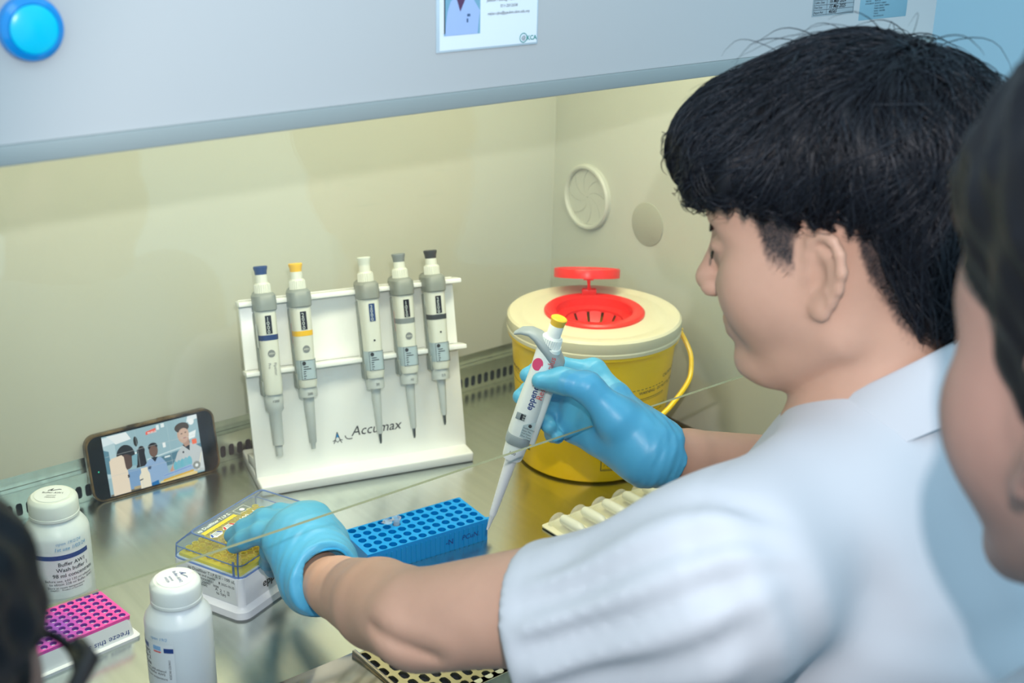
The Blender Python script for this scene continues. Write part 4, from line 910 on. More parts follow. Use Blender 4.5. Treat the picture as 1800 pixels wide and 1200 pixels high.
# local x = -ru (to the right), y = rv, origin at right front corner
rack = thing('tube_rack', 'bright blue plastic tube rack with rows of round holes beside the tip box', 'tube rack', mtx=frame(-ru, rv, (0, 0, 1), RO))
RZ, RP, NX, NY = 0.025, 0.0117, 12, 5; RL = RP * NX + 0.0045; RD = 0.0575
mb = MB(); hx0, hy0 = -0.0012, -0.0006 + 0.0
for i in range(NX):
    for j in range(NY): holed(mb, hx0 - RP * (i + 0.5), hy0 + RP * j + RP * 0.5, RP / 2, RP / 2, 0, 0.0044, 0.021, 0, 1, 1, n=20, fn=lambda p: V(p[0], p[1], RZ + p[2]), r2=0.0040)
sk = [(0, hy0), (0, RD), (-RL, RD), (-RL, hy0)]
mb.add([(x, y, RZ) for x, y in ((hx0, hy0), (0, hy0), (0, RD), (hx0, RD))], [(0, 1, 2, 3)]); ex = hx0 - RP * NX
mb.add([(x, y, RZ) for x, y in ((-RL, hy0), (ex, hy0), (ex, RD), (-RL, RD))], [(0, 1, 2, 3)])
mb.add([(x, y, RZ) for x, y in ((ex, hy0 + RP * NY), (hx0, hy0 + RP * NY), (hx0, RD), (ex, RD))], [(0, 1, 2, 3)])
mb.sweep([[(x, y, z) for x, y in [(0, hy0), (0, RD), (-RL, RD), (-RL, hy0)]] for z in (0.0, RZ)], 0, None, False)
for i in range(NX * 2):  mb.box((-0.006 - RP / 2 * i - 0.0008, hy0 - 0.0005, 0.001), (-0.006 - RP / 2 * i + 0.0008, hy0 + 0.001, RZ - 0.004))
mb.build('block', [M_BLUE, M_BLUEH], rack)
mb = MB(); mb.prism([(0.0, 0.001), (0.007, 0.004), (0.0105, 0.0075), (0.0095, 0.011), (0.0, 0.0145)], 0.0165, 0.0195); mb.build('end_tab', M_BLUE, rack)
t = MB()
for i in range(NX):
    if i % 1 == 0: patch(t, hx0 - RP * (i + 0.5) - 0.0006, hx0 - RP * (i + 0.5) + 0.0006, hy0 + RP * 4.95, hy0 + RP * 4.95 + 0.0, lambda p: V(p[0], p[1], RZ))
t = MB()
letter(t, '-N', 0.0088, lambda p: V(-0.0530 + p[0], hy0 - 0.0008, 0.0085 + p[1]), 0, bold=0.008); letter(t, 'PCuN.', 0.0082, lambda p: V(-0.0330 + p[0], hy0 - 0.0008, 0.0090 + p[1]), 0, bold=0.004, shear=0.15)
t.build('handwriting', mat('marker_navy', (20, 60, 140), 0.5), rack, 0)
# microtube standing in the rack
lc = V(hx0 - RP * 7.5, hy0 + RP * 3.5, 0)
wc = RO + (-ru) * lc[0] + rv * lc[1]
tube = thing('microtube', 'tiny clear microtube with its lid flipped open, standing in the blue rack', 'microtube', (wc[0], wc[1], RZ))
mb = MB(); mb.lathe([(0.0012, -0.019), (0.0030, -0.010), (0.0036, -0.001), (0.0037, 0.0055), (0.0048, 0.0058), (0.0050, 0.0080), (0.0042, 0.0082), (0.0033, 0.0070), (0.0031, -0.002), (0.0010, -0.016)], 28, cap=False); mb.build('body', M_TUBE, tube)
hd = nrm(V(-0.97, -0.10, 0)); hs_ = V(-hd[1], hd[0], 0); mb = MB(); c0 = hd * 0.0125 + V(0, 0, 0.0072)
Tl = lambda p: c0 + hd * p[0] + hs_ * p[1] + V(0, 0, 1) * (p[2] + 0.12 * p[0])
mb.lathe([(0.0, -0.0006), (0.0050, -0.0006), (0.0052, 0.0006), (0.0040, 0.0008), (0.0036, 0.0032), (0.0030, 0.0032), (0.0028, 0.0008), (0.0, 0.0006)], 28, 0, Tl); mb.add([(0.0045, -0.0022, 0), (0.0078, -0.0012, 0.0012), (0.0078, 0.0012, 0.0012), (0.0045, 0.0022, 0)], [(0, 1, 2, 3)], 0, Tl)
mb.build('flip_lid', M_TUBE, tube); mb = MB(); mb.tube([hd * 0.0046 + V(0, 0, 0.0072), hd * 0.0062 + V(0, 0, 0.0078), hd * 0.0078 + V(0, 0, 0.0066)], 0.0009, 8, flat=1.8); mb.build('hinge', M_TUBE, tube)

# ------------------------------------------------------------------ blister strip of pods
strip = thing('blister_strip', 'pale blister strip of clear plastic pods beside the sharps bin', 'blister strip', (0.8195, 0.8850, 0.0))
NP = 6; PP = 0.0313
mb = MB(); shell(mb, [(rrect(0, 0, 0.010 + PP * NP, 0.0690, 0.004, 4), 0.0015), (rrect(0, 0, 0.010 + PP * NP, 0.0690, 0.004, 4), 0.0028)]); mb.build('card', M_CARD, strip)
mb = MB(); mb.box((0.004, 0.004, 0.0), (0.006 + PP * NP, 0.066, 0.0016)); mb.build('backing', M_CARD, strip)
for i in range(NP):
    cx = 0.0190 + PP * i; mb = MB(); R0_ = 0.0115
    def half(r, y, n=14, z=0.0028): return [(cx + r * math.cos(a), y, z + r * 0.92 * math.sin(a)) for a in np.linspace(0, math.pi, n)]
    rings = [half(0.0125, 0.0640), half(0.0120, 0.0600), half(0.0102, 0.0590), half(0.0104, 0.0550), half(0.0112, 0.0500), half(0.0112, 0.0230), half(0.0100, 0.0190), half(0.0070, 0.0120), half(0.0062, 0.0050)]
    v = [p for r in rings for p in r]; f = []
    for a in range(len(rings) - 1):
        for b_ in range(13): f.append((a * 14 + b_, a * 14 + b_ + 1, (a + 1) * 14 + b_ + 1, (a + 1) * 14 + b_))
    f.append(tuple(range(14))); f.append(tuple(range((len(rings) - 1) * 14, len(rings) * 14))); mb.add(v, f); bo = mb.build('blister_pod', M_BLIS, strip, 30)
    mb = MB(); mb.lathe([(0.0, 0.0), (0.0030, 0.0015), (0.0032, 0.012), (0.0056, 0.016), (0.0064, 0.020), (0.0064, 0.042), (0.0050, 0.046), (0.0, 0.047)], 18, 0, lambda p: V(cx + p[0], 0.008 + p[2], 0.0112 + p[1])); mb.build('dropper', M_POD, bo)

# ------------------------------------------------------------------ pipette held in the right hand
HT, HBt = V(0.7194, 0.9209, 0.0459), V(0.7570, 0.8635, 0.2850)
hz_ = nrm(HBt - HT); hx_ = -CAM_R - hz_ * ((-CAM_R) @ hz_); hx_ = nrm(hx_ + 0.25 * CAM_F - hz_ * (0.25 * CAM_F @ hz_)); hy_ = np.cross(hz_, hx_)   # x: hook side (viewer's left); y: away/towards
hp_ = thing('pipette', 'white pipette with a yellow button held upright in the right gloved hand', 'pipette', mtx=frame(hx_, hy_, hz_, HT))
if hy_ @ CAM_F > 0: FS = -1
else: FS = 1                       # sign of the local y that faces the camera
LH = float(np.linalg.norm(HBt - HT))
def se(w, d, z, x=0, n=28, e=2.8): return [(x + w * np.sign(math.cos(a)) * abs(math.cos(a)) ** (2 / e), d * np.sign(math.sin(a)) * abs(math.sin(a)) ** (2 / e), z) for a in np.linspace(0, 2 * math.pi, n, endpoint=False)]
mb = MB(); mb.lathe([(0.0012, 0.0), (0.0030, 0.019), (0.0034, 0.020), (0.0030, 0.0225)], 24); mb.build('plastic_tip', mat('tip_white', (236, 240, 240), 0.35, sss=0.2, sssr=(1, 1, 1)), hp_)
mb = MB(); mb.lathe([(0.0034, 0.0185), (0.0037, 0.021), (0.0060, 0.085), (0.0066, 0.0885), (0.0098, 0.0900), (0.0106, 0.0925), (0.0113, 0.106), (0.0110, 0.1105)], 32); mb.build('tip_cone', M_PIPW, hp_)
mb = MB(); mb.sweep([se(0.0118, 0.0125, 0.1095), se(0.0126, 0.0132, 0.1105), se(0.0130, 0.0136, 0.1195), se(0.0124, 0.0130, 0.1208)]); mb.build('lower_ring', M_GREYB, hp_)
mb = MB(); mb.sweep([se(0.0122, 0.0128, 0.1195), se(0.0128, 0.0134, 0.1230), se(0.0126, 0.0138, 0.155), se(0.0112, 0.0128, 0.190), se(0.0116, 0.0124, 0.2155), se(0.0108, 0.0116, 0.2195)]); bdy = mb.build('body', M_PIPW, hp_)
mb = MB(); mb.rbox((-0.0175, -0.0062, 0.1130), (-0.0098, 0.0062, 0.2060), 0.0028, 3); mb.build('ejector_bar', M_PIPW, hp_)
mb = MB(); path = [V(-0.013, 0, 0.2050), V(-0.006, 0, 0.2120), V(0.004, 0, 0.2185), V(0.014, 0, 0.2245), V(0.022, 0, 0.2262), V(0.030, 0, 0.2240), V(0.036, 0, 0.2190)]
rings = []
for i, p in enumerate(path):
    tt = nrm(path[min(i + 1, 6)] - path[max(i - 1, 0)]); nn = V(-tt[2], 0, tt[0]); hh = (0.0060, 0.0066, 0.0058, 0.0046, 0.0036, 0.0027, 0.0013)[i]; ww = (0.0122, 0.0142, 0.0138, 0.0120, 0.0100, 0.0080, 0.0040)[i]
    rings.append([tuple(p + nn * hh * math.cos(a) + V(0, ww * np.sign(math.sin(a)) * abs(math.sin(a)) ** 0.7, 0)) for a in np.linspace(0, 2 * math.pi, 20, endpoint=False)])
mb.sweep(rings); mb.rbox((-0.0185, -0.0100, 0.1900), (-0.0100, 0.0100, 0.2090), 0.004, 3); mb.build('finger_hook', M_GREYB, hp_)
mb = MB(); mb.lathe([(0.0094, 0.2180), (0.0094, 0.2285), (0.0082, 0.2300)], 30)
for i in range(26): a = 2 * math.pi * i / 26; mb.tube([V(0.0093 * math.cos(a), 0.0093 * math.sin(a), 0.2185), V(0.0093 * math.cos(a), 0.0093 * math.sin(a), 0.2285)], 0.0008, 5)
mb.lathe([(0.0068, 0.226), (0.0070, 0.2420), (0.0064, 0.2430)], 28); mb.build('plunger_sleeve', M_PIPW, hp_)
mb = MB(); mb.lathe([(0.0068, LH - 0.0075), (0.0072, LH - 0.0030), (0.0080, LH - 0.0010), (0.0080, LH + 0.0004), (0.0068, LH + 0.0012), (0.0, LH + 0.0008)], 28); mb.build('button', M_YEL, hp_)
fr = lambda off: (lambda p: V(-p[1] + 0.0, FS * (0.0140 + off), p[0]) if True else None)   # reading up the pipette on the camera side
def up_text(s_, size, m, nm, z0, x0, off=0.0004, **k):
    tt = MB(); letter(tt, s_, size, lambda p: V(x0 + p[1], FS * (0.0138 + off), z0 + p[0]), 0, **k); return tt.build(nm, m, bdy, 0)
up_text('eppendorf', 0.0092, M_INK, 'maker_lettering', 0.1535, -0.0040, bold=0.02)
up_text('Research plus', 0.0086, M_PRED, 'model_lettering', 0.1675, -0.0105)
tt = MB(); tt.add([(0.0045 + 0.0052 * math.cos(a), FS * 0.0126, 0.2020 + 0.0068 * math.sin(a)) for a in np.linspace(0, 6.2, 24)], [tuple(range(24))]); tt.build('pink_dot', M_PINKD, bdy, 0)
tt = MB(); tt.rbox((-0.0010, FS * 0.0140 - 0.0003, 0.1400), (0.0085, FS * 0.0140 + 0.0003, 0.1475), 0.0002); wd_ = tt.build('volume_display', mat('window_grey', (150, 160, 164), 0.2), bdy)
tt = MB(); tt.rbox((-0.0008, FS * 0.0144 - 0.0001, 0.1405), (0.0040, FS * 0.0144 + 0.0001, 0.1470), 0.00005); tt.build('digit_drum', M_DISP, wd_)
tt = MB(); letter(tt, '0.0.0', 0.0040, lambda p: V(0.0018 - p[1], FS * 0.0148, 0.1410 + p[0])); tt.build('digits', M_DIGIT, wd_, 0)
tt = MB(); tt.add([(-0.0012, FS * 0.0142, 0.1225), (-0.0125, FS * 0.0142, 0.1225), (-0.0125, FS * 0.0142, 0.1440), (-0.0012, FS * 0.0142, 0.1360)], [(0, 1, 2, 3)]); sk_ = tt.build('calibration_label', M_PAPERB, bdy, 0)
tt = MB()
for i, s_ in enumerate(('Calibration', 'Item No.', 'Cal Date', 'Due Date')): letter(tt, s_, 0.0026, lambda p, i=i: V(-0.0020 - p[0], FS * 0.0145, 0.1330 - 0.0030 * i + p[1]))
tt.add([(-0.0080 + 0.0018 * math.cos(a), FS * 0.0145, 0.1375 + 0.0020 * math.sin(a)) for a in np.linspace(0, 6, 14)], [tuple(range(14))]); tt.build('label_lettering', M_BLACK, sk_, 0)
tt = MB(); letter(tt, '100', 0.0048, lambda p: V(0.0040 - p[0], FS * 0.0113, 0.0990 + p[1])); tt.build('volume_lettering', M_BLACK, hp_, 0)
# ------------------------------------------------------------------ people
def head_frame(H, yaw, pitch=0.0, roll=0.0):
    y = nrm(V(yaw[0], yaw[1], 0)); l = V(-y[1], y[0], 0); z = V(0, 0, 1); t = math.radians(pitch); r = math.radians(roll)
    f = y * math.cos(t) - z * math.sin(t); u = z * math.cos(t) + y * math.sin(t)
    l2 = l * math.cos(r) + u * math.sin(r); u2 = u * math.cos(r) - l * math.sin(r)
    return H, np.array([f, l2, u2])
def add_head(s, H, A):
    Lc = lambda f, l, u: H + A.T @ V(f, l, u)
    E = lambda c, r, k=0.012, op='u', B=A: s.ell(Lc(*c), r, B, k, op)
    C_ = lambda a, b, ra, rb, k=0.012: s.cone(Lc(*a), Lc(*b), ra, rb, k)
    E((0.006, 0, 0.045), (0.094, 0.075, 0.085)); E((0.045, 0, -0.015), (0.060, 0.060, 0.072), 0.03)
    for q in (-1, 1):
        C_((0.010, q * 0.050, -0.055), (0.070, q * 0.022, -0.088), 0.017, 0.016, 0.03)
        E((0.066, q * 0.036, -0.026), (0.032, 0.026, 0.036), 0.025); E((0.040, q * 0.050, -0.010), (0.040, 0.016, 0.030), 0.03)
    E((0.086, 0, -0.090), (0.014, 0.020, 0.014), 0.02); E((0.086, 0, 0.030), (0.020, 0.052, 0.014), 0.02)
    E((0.070, 0, 0.060), (0.036, 0.058, 0.046), 0.03)
    for q in (-1, 1): E((0.112, q * 0.032, 0.006), (0.016, 0.017, 0.011), 0.014, 's')
    C_((0.102, 0, 0.012), (0.119, 0, -0.022), 0.0066, 0.0080, 0.014); E((0.118, 0, -0.027), (0.0095, 0.0095, 0.0080), 0.008)
    for q in (-1, 1): E((0.112, q * 0.0125, -0.030), (0.0100, 0.0065, 0.0075), 0.006)
    E((0.093, 0, -0.058), (0.012, 0.026, 0.014), 0.014); E((0.1005, 0, -0.0545), (0.0065, 0.0210, 0.0048), 0.004); E((0.0985, 0, -0.0645), (0.0070, 0.0185, 0.0055), 0.004)
    for q in (-1, 1):
        E((0.0905, q * 0.032, 0.005), (0.0125, 0.0145, 0.0120), 0.003); E((0.0945, q * 0.032, 0.0105), (0.0120, 0.0170, 0.0060), 0.004)
        # ear: plate, helix, antihelix, lobe, tragus
        t = math.radians(10); o = math.radians(24) * q
        ef = V(math.cos(t) * math.cos(o), -math.sin(o) * 1.0, math.sin(t)); eu = V(-math.sin(t), 0.10 * q, math.cos(t)); ef = nrm(ef); eu = nrm(eu - ef * (eu @ ef)); el = np.cross(eu, ef)
        if el[1] * q < 0: el = -el
        B = np.array([A.T @ ef, A.T @ el, A.T @ eu]); c = V(0.015, q * 0.0755, -0.002)
        def ep(a, b, d=0.0): return tuple(c + ef * a + eu * b + el * d)
        s.ell(Lc(*ep(0, 0.002, -0.001)), (0.0150, 0.0050, 0.0265), B, 0.006)
        s.ell(Lc(*ep(0.004, -0.002, 0.0075)), (0.0080, 0.0070, 0.0125), B, 0.004, 's')
        hel = [(0.010, 0.002, 0.001), (0.0135, 0.012, 0.002), (0.0120, 0.023, 0.003), (0.004, 0.0300, 0.004), (-0.006, 0.0290, 0.0055), (-0.0135, 0.0210, 0.0065), (-0.0165, 0.009, 0.0065), (-0.0150, -0.004, 0.0055), (-0.0100, -0.0160, 0.004), (-0.004, -0.0250, 0.003)]
        P_ = [Lc(*ep(*h)) for h in hel]; s.chain(P_, [0.0030, 0.0036, 0.0038, 0.0038, 0.0038, 0.0038, 0.0037, 0.0035, 0.0034, 0.0034], 0.004)
        s.chain([Lc(*ep(*h)) for h in ((0.003, 0.0170, 0.002), (-0.006, 0.0130, 0.003), (-0.0085, 0.003, 0.003), (-0.006, -0.009, 0.003), (0.001, -0.0150, 0.003))], [0.0030, 0.0034, 0.0034, 0.0034, 0.003], 0.004)
        s.ell(Lc(*ep(-0.0005, -0.0265, 0.0025)), (0.0078, 0.0046, 0.0085), B, 0.006); s.ell(Lc(*ep(0.0120, -0.003, 0.002)), (0.0045, 0.0035, 0.0065), B, 0.005)
    return Lc
def hair_lim(Lc, d, A, H, pts_f, pts_u, jag=0.004):
    def fn(P):
        q = (P - H) @ A.T
        return np.interp(q[:, 0], pts_f, pts_u) + jag * np.sin(q[:, 0] * 410) * np.sin(q[:, 1] * 90 + q[:, 0] * 130) - q[:, 2]
    return fn
class Cut:      # intersection of a smooth union with the region where lim(P) < 0
    def __init__(s, base, lim, k=0.008, disp=None): s.b, s.l, s.k, s.d = base, lim, k, disp
    def __call__(s, P):
        a = s.b(P); b = s.l(P); h = np.clip(0.5 - 0.5 * (b - a) / s.k, 0, 1); d = b * (1 - h) + a * h + s.k * h * (1 - h)
        return d + s.d(P) if s.d is not None else d
def grad(f, P, e=0.0012):
    g = np.stack([f(P + V(*(e if i == j else 0 for j in range(3)))) - f(P - V(*(e if i == j else 0 for j in range(3)))) for i in range(3)], 1)
    return g / (np.linalg.norm(g, axis=1)[:, None] + 1e-9)
def strands(name, f, verts, A, H, n, length, rad, parent, m, crown=V(-0.035, 0.0, 0.15), steps=7, lift=0.003, wild=0.3, seed=3, fwd=0.25, keep=None):
    r = np.random.default_rng(seed); P = verts[r.integers(0, len(verts), n * 3)]
    q = (P - H) @ A.T
    if keep is not None: P = P[keep(q)]
    P = P[:n]; n = len(P); q = (P - H) @ A.T
    cl = np.sin(q[:, 0] * 95 + q[:, 2] * 40) + np.sin(q[:, 1] * 110 - q[:, 2] * 60) + np.sin(q[:, 0] * 43 - q[:, 1] * 71 + 1.3)
    L = length * r.uniform(0.55, 1.25, n) / steps; lf = lift * r.uniform(0.2, 1.6, n); tw = r.normal(0, wild, n) + cl * 0.28
    pts = [P]; cr = H + A.T @ crown; g0 = grad(f, P); cur = P - g0 * 0.002
    pts = [cur]
    for k in range(steps):
        g = grad(f, cur); d = cur - cr; d = d / (np.linalg.norm(d, axis=1)[:, None] + 1e-9)
        d = d * 0.8 + A[0] * fwd + V(0, 0, -0.55) ; d = d - g * (d * g).sum(1)[:, None]; d /= np.linalg.norm(d, axis=1)[:, None] + 1e-9
        side = np.cross(g, d); d = d * np.cos(tw)[:, None] + side * np.sin(tw)[:, None]
        cur = cur + d * L[:, None]; h = f(cur); g = grad(f, cur)
        t = (k + 1) / steps; tgt = lf * math.sin(math.pi * min(1, t * 0.8)) + 0.0006
        cur = cur - g * (h - tgt)[:, None] * (0.9 if k < steps - 2 else 0.35); pts.append(cur)
    pts = np.stack(pts, 1); K = steps + 1
    T = np.gradient(pts, axis=1); T /= np.linalg.norm(T, axis=2)[..., None] + 1e-9
    up = np.array([0.3, 0.2, 0.93]); a = np.cross(T, up); a /= np.linalg.norm(a, axis=2)[..., None] + 1e-9; b = np.cross(T, a)
    R = rad * (1 - 0.8 * np.linspace(0, 1, K) ** 2)[None, :, None] * r.uniform(0.6, 1.4, (n, 1, 1))
    ring = np.stack([pts + R * (math.cos(w) * a + math.sin(w) * b) for w in (0, 2.094, 4.189)], 2).reshape(-1, 3)
    i = np.arange(n)[:, None, None] * K * 3; k = np.arange(K - 1)[None, :, None] * 3; j = np.arange(3)[None, None, :]
    b0 = i + k + j; b1 = i + k + (j + 1) % 3; F = np.stack([b0, b1, b1 + 3, b0 + 3], -1).reshape(-1, 4)
    if parent is not None: ring = ring - np.array(parent.location)
    me = bpy.data.meshes.new(name); me.vertices.add(len(ring)); me.vertices.foreach_set('co', ring.ravel()); me.loops.add(F.size)
    me.loops.foreach_set('vertex_index', F.ravel().astype(np.int32)); me.polygons.add(len(F)); me.polygons.foreach_set('loop_start', np.arange(0, F.size, 4, dtype=np.int32))
    me.polygons.foreach_set('use_smooth', np.ones(len(F), bool)); me.materials.append(m); me.update(calc_edges=True)
    o = bpy.data.objects.new(name, me); COL.objects.link(o)
    if parent is not None: o.parent = parent
    return o

# ---- the young man at work
H = V(0.7761, 0.5484, 0.4324); H, HA = head_frame(H, (-0.484, 0.875), 8)
TF = nrm(V(-0.40, 0.917, 0)); TL = V(-TF[1], TF[0], 0); UP = V(0, 0, 1); TA = np.array([TL, TF, UP])
NB = H - TF * 0.050 - UP * 0.085
SL, LE, LW = V(0.5820, 0.4930, 0.2420), V(0.4790, 0.6960, 0.1490), V(0.5017, 0.8821, 0.0830)
SR, RE, RW = V(0.9420, 0.6420, 0.2500), V(1.0550, 0.7200, 0.0800), V(0.8141, 0.7897, 0.1592)
man = thing('person', 'young black-haired man in a white short-sleeved lab coat and blue gloves', 'person', tuple(NB - UP * 0.6))
s = SDF(); Lc = add_head(s, H, HA)
s.cone(Lc(-0.016, 0, -0.02), NB + TF * 0.010 - UP * 0.01, 0.051, 0.052, 0.02); s.cone(NB + TF * 0.01 - UP * 0.02, NB - UP * 0.13, 0.052, 0.08, 0.02)
s.ell(NB - UP * 0.20 + TF * 0.03, (0.145, 0.095, 0.19), TA, 0.04); s.ell(NB - UP * 0.46 + TF * 0.01, (0.14, 0.105, 0.22), TA, 0.05)
s.cone(NB - UP * 0.095, SL, 0.044, 0.048, 0.03); s.cone(NB - UP * 0.095, SR, 0.044, 0.048, 0.03)
fm = LE * 0.62 + LW * 0.38
s.chain([SL, SL * 0.5 + LE * 0.5, LE, fm, LW * 0.8 + LE * 0.2, LW, LW + nrm(V(0.010, 0.060, 0.020)) * 0.03], [0.050, 0.0440, 0.0385, 0.0370, 0.0272, 0.0240, 0.0225], 0.005)
CR = [V(0.4546, 0.7165, 0.1465), V(0.4564, 0.6913, 0.1459), V(0.4639, 0.6541, 0.1472)]     # crease of the inner elbow
def crease(P):
    pr = lambda q: np.stack([q @ CAM_R, q @ CAM_U], -1); p2 = pr(P); d = np.full(len(P), 9.0); k = [pr(q) for q in CR]
    for a_, b_ in zip(k[:-1], k[1:]):
        t = np.clip(((p2 - a_) @ (b_ - a_)) / ((b_ - a_) @ (b_ - a_)), 0, 1); d = np.minimum(d, np.linalg.norm(p2 - a_ - t[:, None] * (b_ - a_), axis=1))
    return 0.0035 * np.exp(-(d / 0.0045) ** 2) - 0.0015 * np.exp(-((d - 0.014) / 0.008) ** 2)
s.put(crease, CR[1], 0.09, 0, 'd')
fr_ = RE * 0.65 + RW * 0.35
s.chain([SR, SR * 0.5 + RE * 0.5, RE, fr_, RW * 0.82 + RE * 0.18, RW, RW + nrm(V(-0.0, 0.08, 0.04)) * 0.03], [0.050, 0.044, 0.038, 0.0365, 0.0270, 0.0238, 0.0220], 0.005)
def fade_amt(c):
    q = (c - H) @ HA.T; f, l, u = q.T
    edge = np.interp(f, [-0.2, -0.050, -0.030, -0.012, -0.004, 0.033, 0.037, 0.056, 0.064, 0.080, 0.2], [-0.080, -0.070, -0.050, -0.012, 0.026, 0.030, -0.004, 0.004, 0.028, 0.058, 0.066])
    ear = (np.abs(l) > 0.0735) & (np.abs(f + 0.002) < 0.022) & (u < 0.034)
    j = 0.0035 * np.sin(f * 900) * np.sin(u * 700 + f * 300)
    sd = np.clip((0.060 - f) / 0.006, 0, 1) if False else 1.0
    a = np.clip((u - edge + j) / 0.016 + 0.15, 0, 1); ea = np.clip((np.abs(l) - 0.0715) / 0.002, 0, 1) * np.clip((0.024 - np.abs(f - 0.014)) / 0.003, 0, 1) * np.clip((0.033 - u) / 0.004, 0, 1)
    return a * a * (3 - 2 * a) * (1 - ea) * np.clip((0.10 - f) / 0.01, 0, 1)
body = sdf_object('body', s, V(0.40, 0.30, -0.30), V(1.13, 0.96, 0.62), 0.003, M_SKIN, man)
bv_ = np.zeros(len(body.data.vertices) * 3); body.data.vertices.foreach_get('co', bv_); bv_ = bv_.reshape(-1, 3) + np.array(man.location)
at_ = body.data.attributes.new('stubble', 'FLOAT', 'POINT'); at_.data.foreach_set('value', fade_amt(bv_).astype(np.float32))

# eyebrows and lashes
eb = MB()
for q in (-1, 1):
    eb.tube([Lc(0.1035 - 0.10 * max(0, l - 0.02), q * l, 0.0245 + 0.10 * (l - 0.012) * (1 if l < 0.04 else 0.2)) for l in np.linspace(0.012, 0.054, 7)], [0.0016, 0.0026, 0.0028, 0.0027, 0.0024, 0.0018, 0.0008], 6, 0, lambda p: p - np.array(man.location))
    eb.tube([Lc(0.1060 - 0.22 * abs(l - 0.03), q * l, 0.0030 - 0.06 * abs(l - 0.032)) for l in np.linspace(0.019, 0.046, 6)], [0.0004, 0.0010, 0.0012, 0.0012, 0.0011, 0.0005], 5, 0, lambda p: p - np.array(man.location))
eb.build('eyebrow', M_HAIR, man)

# hair
hs_ = SDF(); Eh = lambda c, r, k=0.02: hs_.ell(Lc(*c), r, HA, k)
Eh((0.002, 0, 0.060), (0.094, 0.086, 0.088)); Eh((0.010, 0, 0.092), (0.096, 0.078, 0.049)); Eh((0.080, 0, 0.078), (0.056, 0.072, 0.045)); Eh((-0.046, 0, 0.020), (0.046, 0.074, 0.085)); Eh((-0.052, 0, -0.032), (0.030, 0.054, 0.050)); Eh((-0.018, 0, 0.072), (0.080, 0.089, 0.058))
Eh((0.060, 0.045, 0.062), (0.050, 0.042, 0.040)); Eh((0.060, -0.045, 0.062), (0.050, 0.042, 0.040))
lim = hair_lim(None, None, HA, H, [-0.2, -0.07, -0.045, -0.028, -0.016, 0.0, 0.03, 0.06, 0.08, 0.11, 0.16], [-0.085, -0.078, -0.050, -0.010, 0.034, 0.040, 0.042, 0.050, 0.056, 0.046, 0.058], 0.006)
def clump(P):
    q = (P - H) @ HA.T - V(-0.035, 0, 0.0); ph = np.arctan2(q[:, 1], q[:, 0]); u = q[:, 2]
    return 0.0022 * np.sin(ph * 17 + 26 * u + 2 * np.sin(u * 60)) + 0.0016 * np.sin(ph * 39 - 40 * u + 1.5 * np.sin(q[:, 0] * 70)) + 0.0012 * np.sin(q[:, 0] * 130 + 3 * np.sin(q[:, 1] * 80))
hf = Cut(hs_, lim, 0.010, clump)
hv, hq = mesh_sdf(hf, Lc(0, 0, 0.04) - V(0.2, 0.2, 0.2), Lc(0, 0, 0.04) + V(0.2, 0.2, 0.2), 0.0032)
hair = sdf_object('hair', hf, Lc(0, 0, 0.04) - V(0.2, 0.2, 0.2), Lc(0, 0, 0.04) + V(0.2, 0.2, 0.2), 0.0032, M_HAIR, man)
hsm = Cut(hs_, lim, 0.010)
o = strands('hair_strands', hsm, hv, HA, H, 7000, 0.058, 0.00062, man, M_STRAND, steps=8, lift=0.0040, wild=0.34, fwd=0.20, keep=lambda q: q[:, 2] > -0.02); o['kind'] = 'stuff'
o = strands('flyaway_strands', hsm, hv, HA, H, 260, 0.075, 0.00042, man, M_HAIR, steps=9, lift=0.014, wild=0.50, seed=9, fwd=0.0, keep=lambda q: (q[:, 2] > 0.115) & (q[:, 0] < 0.05)); o['kind'] = 'stuff'
o = strands('fringe_strands', hsm, hv, HA, H, 700, 0.034, 0.00045, man, M_STRAND, steps=6, lift=0.007, wild=0.4, seed=14, fwd=0.35, keep=lambda q: (q[:, 0] > 0.085) & (q[:, 2] < 0.10)); o['kind'] = 'stuff'
o = strands('cropped_strands', s, np.array([v.co for v in body.data.vertices]) + np.array(man.location), HA, H, 2600, 0.010, 0.00028, man, M_HAIR, steps=3, lift=0.0012, wild=0.3, seed=5, fwd=-0.1,
            keep=lambda q: (fade_amt(H + q @ HA) > 0.3) & (q[:, 2] < 0.05) & (np.abs(q[:, 0]) < 0.11)); o['kind'] = 'stuff'

# lab coat: torso, yoke and short sleeves, with folds
c = SDF(); ad = nrm(LE - SL); cut = SL + ad * (np.linalg.norm(LE - SL) * 0.585); rd = nrm(RE - SR)
c.ell(NB - UP * 0.222 + TF * 0.006, (0.174, 0.122, 0.195), TA, 0.05); c.ell(NB - UP * 0.40 - TF * 0.012, (0.178, 0.140, 0.26), TA, 0.07)
c.cone(NB - UP * 0.068, SL + UP * 0.004, 0.060, 0.062, 0.04); c.cone(NB - UP * 0.068, SR + UP * 0.004, 0.060, 0.062, 0.04)
c.cone(SL - UP * 0.004, cut + ad * 0.05 - UP * 0.028, 0.063, 0.0620, 0.048); c.cone(SR, SR + rd * 0.14, 0.062, 0.050, 0.04)
c.cone(cut - ad * 0.022 - UP * 0.019, cut + ad * 0.03 - UP * 0.023, 0.0628, 0.0628, 0.004)
c.cone(NB + TF * 0.02 - UP * 0.085, NB + TF * 0.06 - UP * 0.16, 0.070, 0.08, 0.04)
c.half(cut, ad, 0.003)
c.half(SR + rd * 0.125, rd, 0.003)
c.cone(Lc(-0.016, 0, -0.02), NB + TF * 0.010 - UP * 0.015, 0.053, 0.054, 0.006, 's')
ax = nrm(-CAM_F - ad * (-CAM_F @ ad)); ay = np.cross(ad, ax); AL = float(np.linalg.norm(cut - SL))
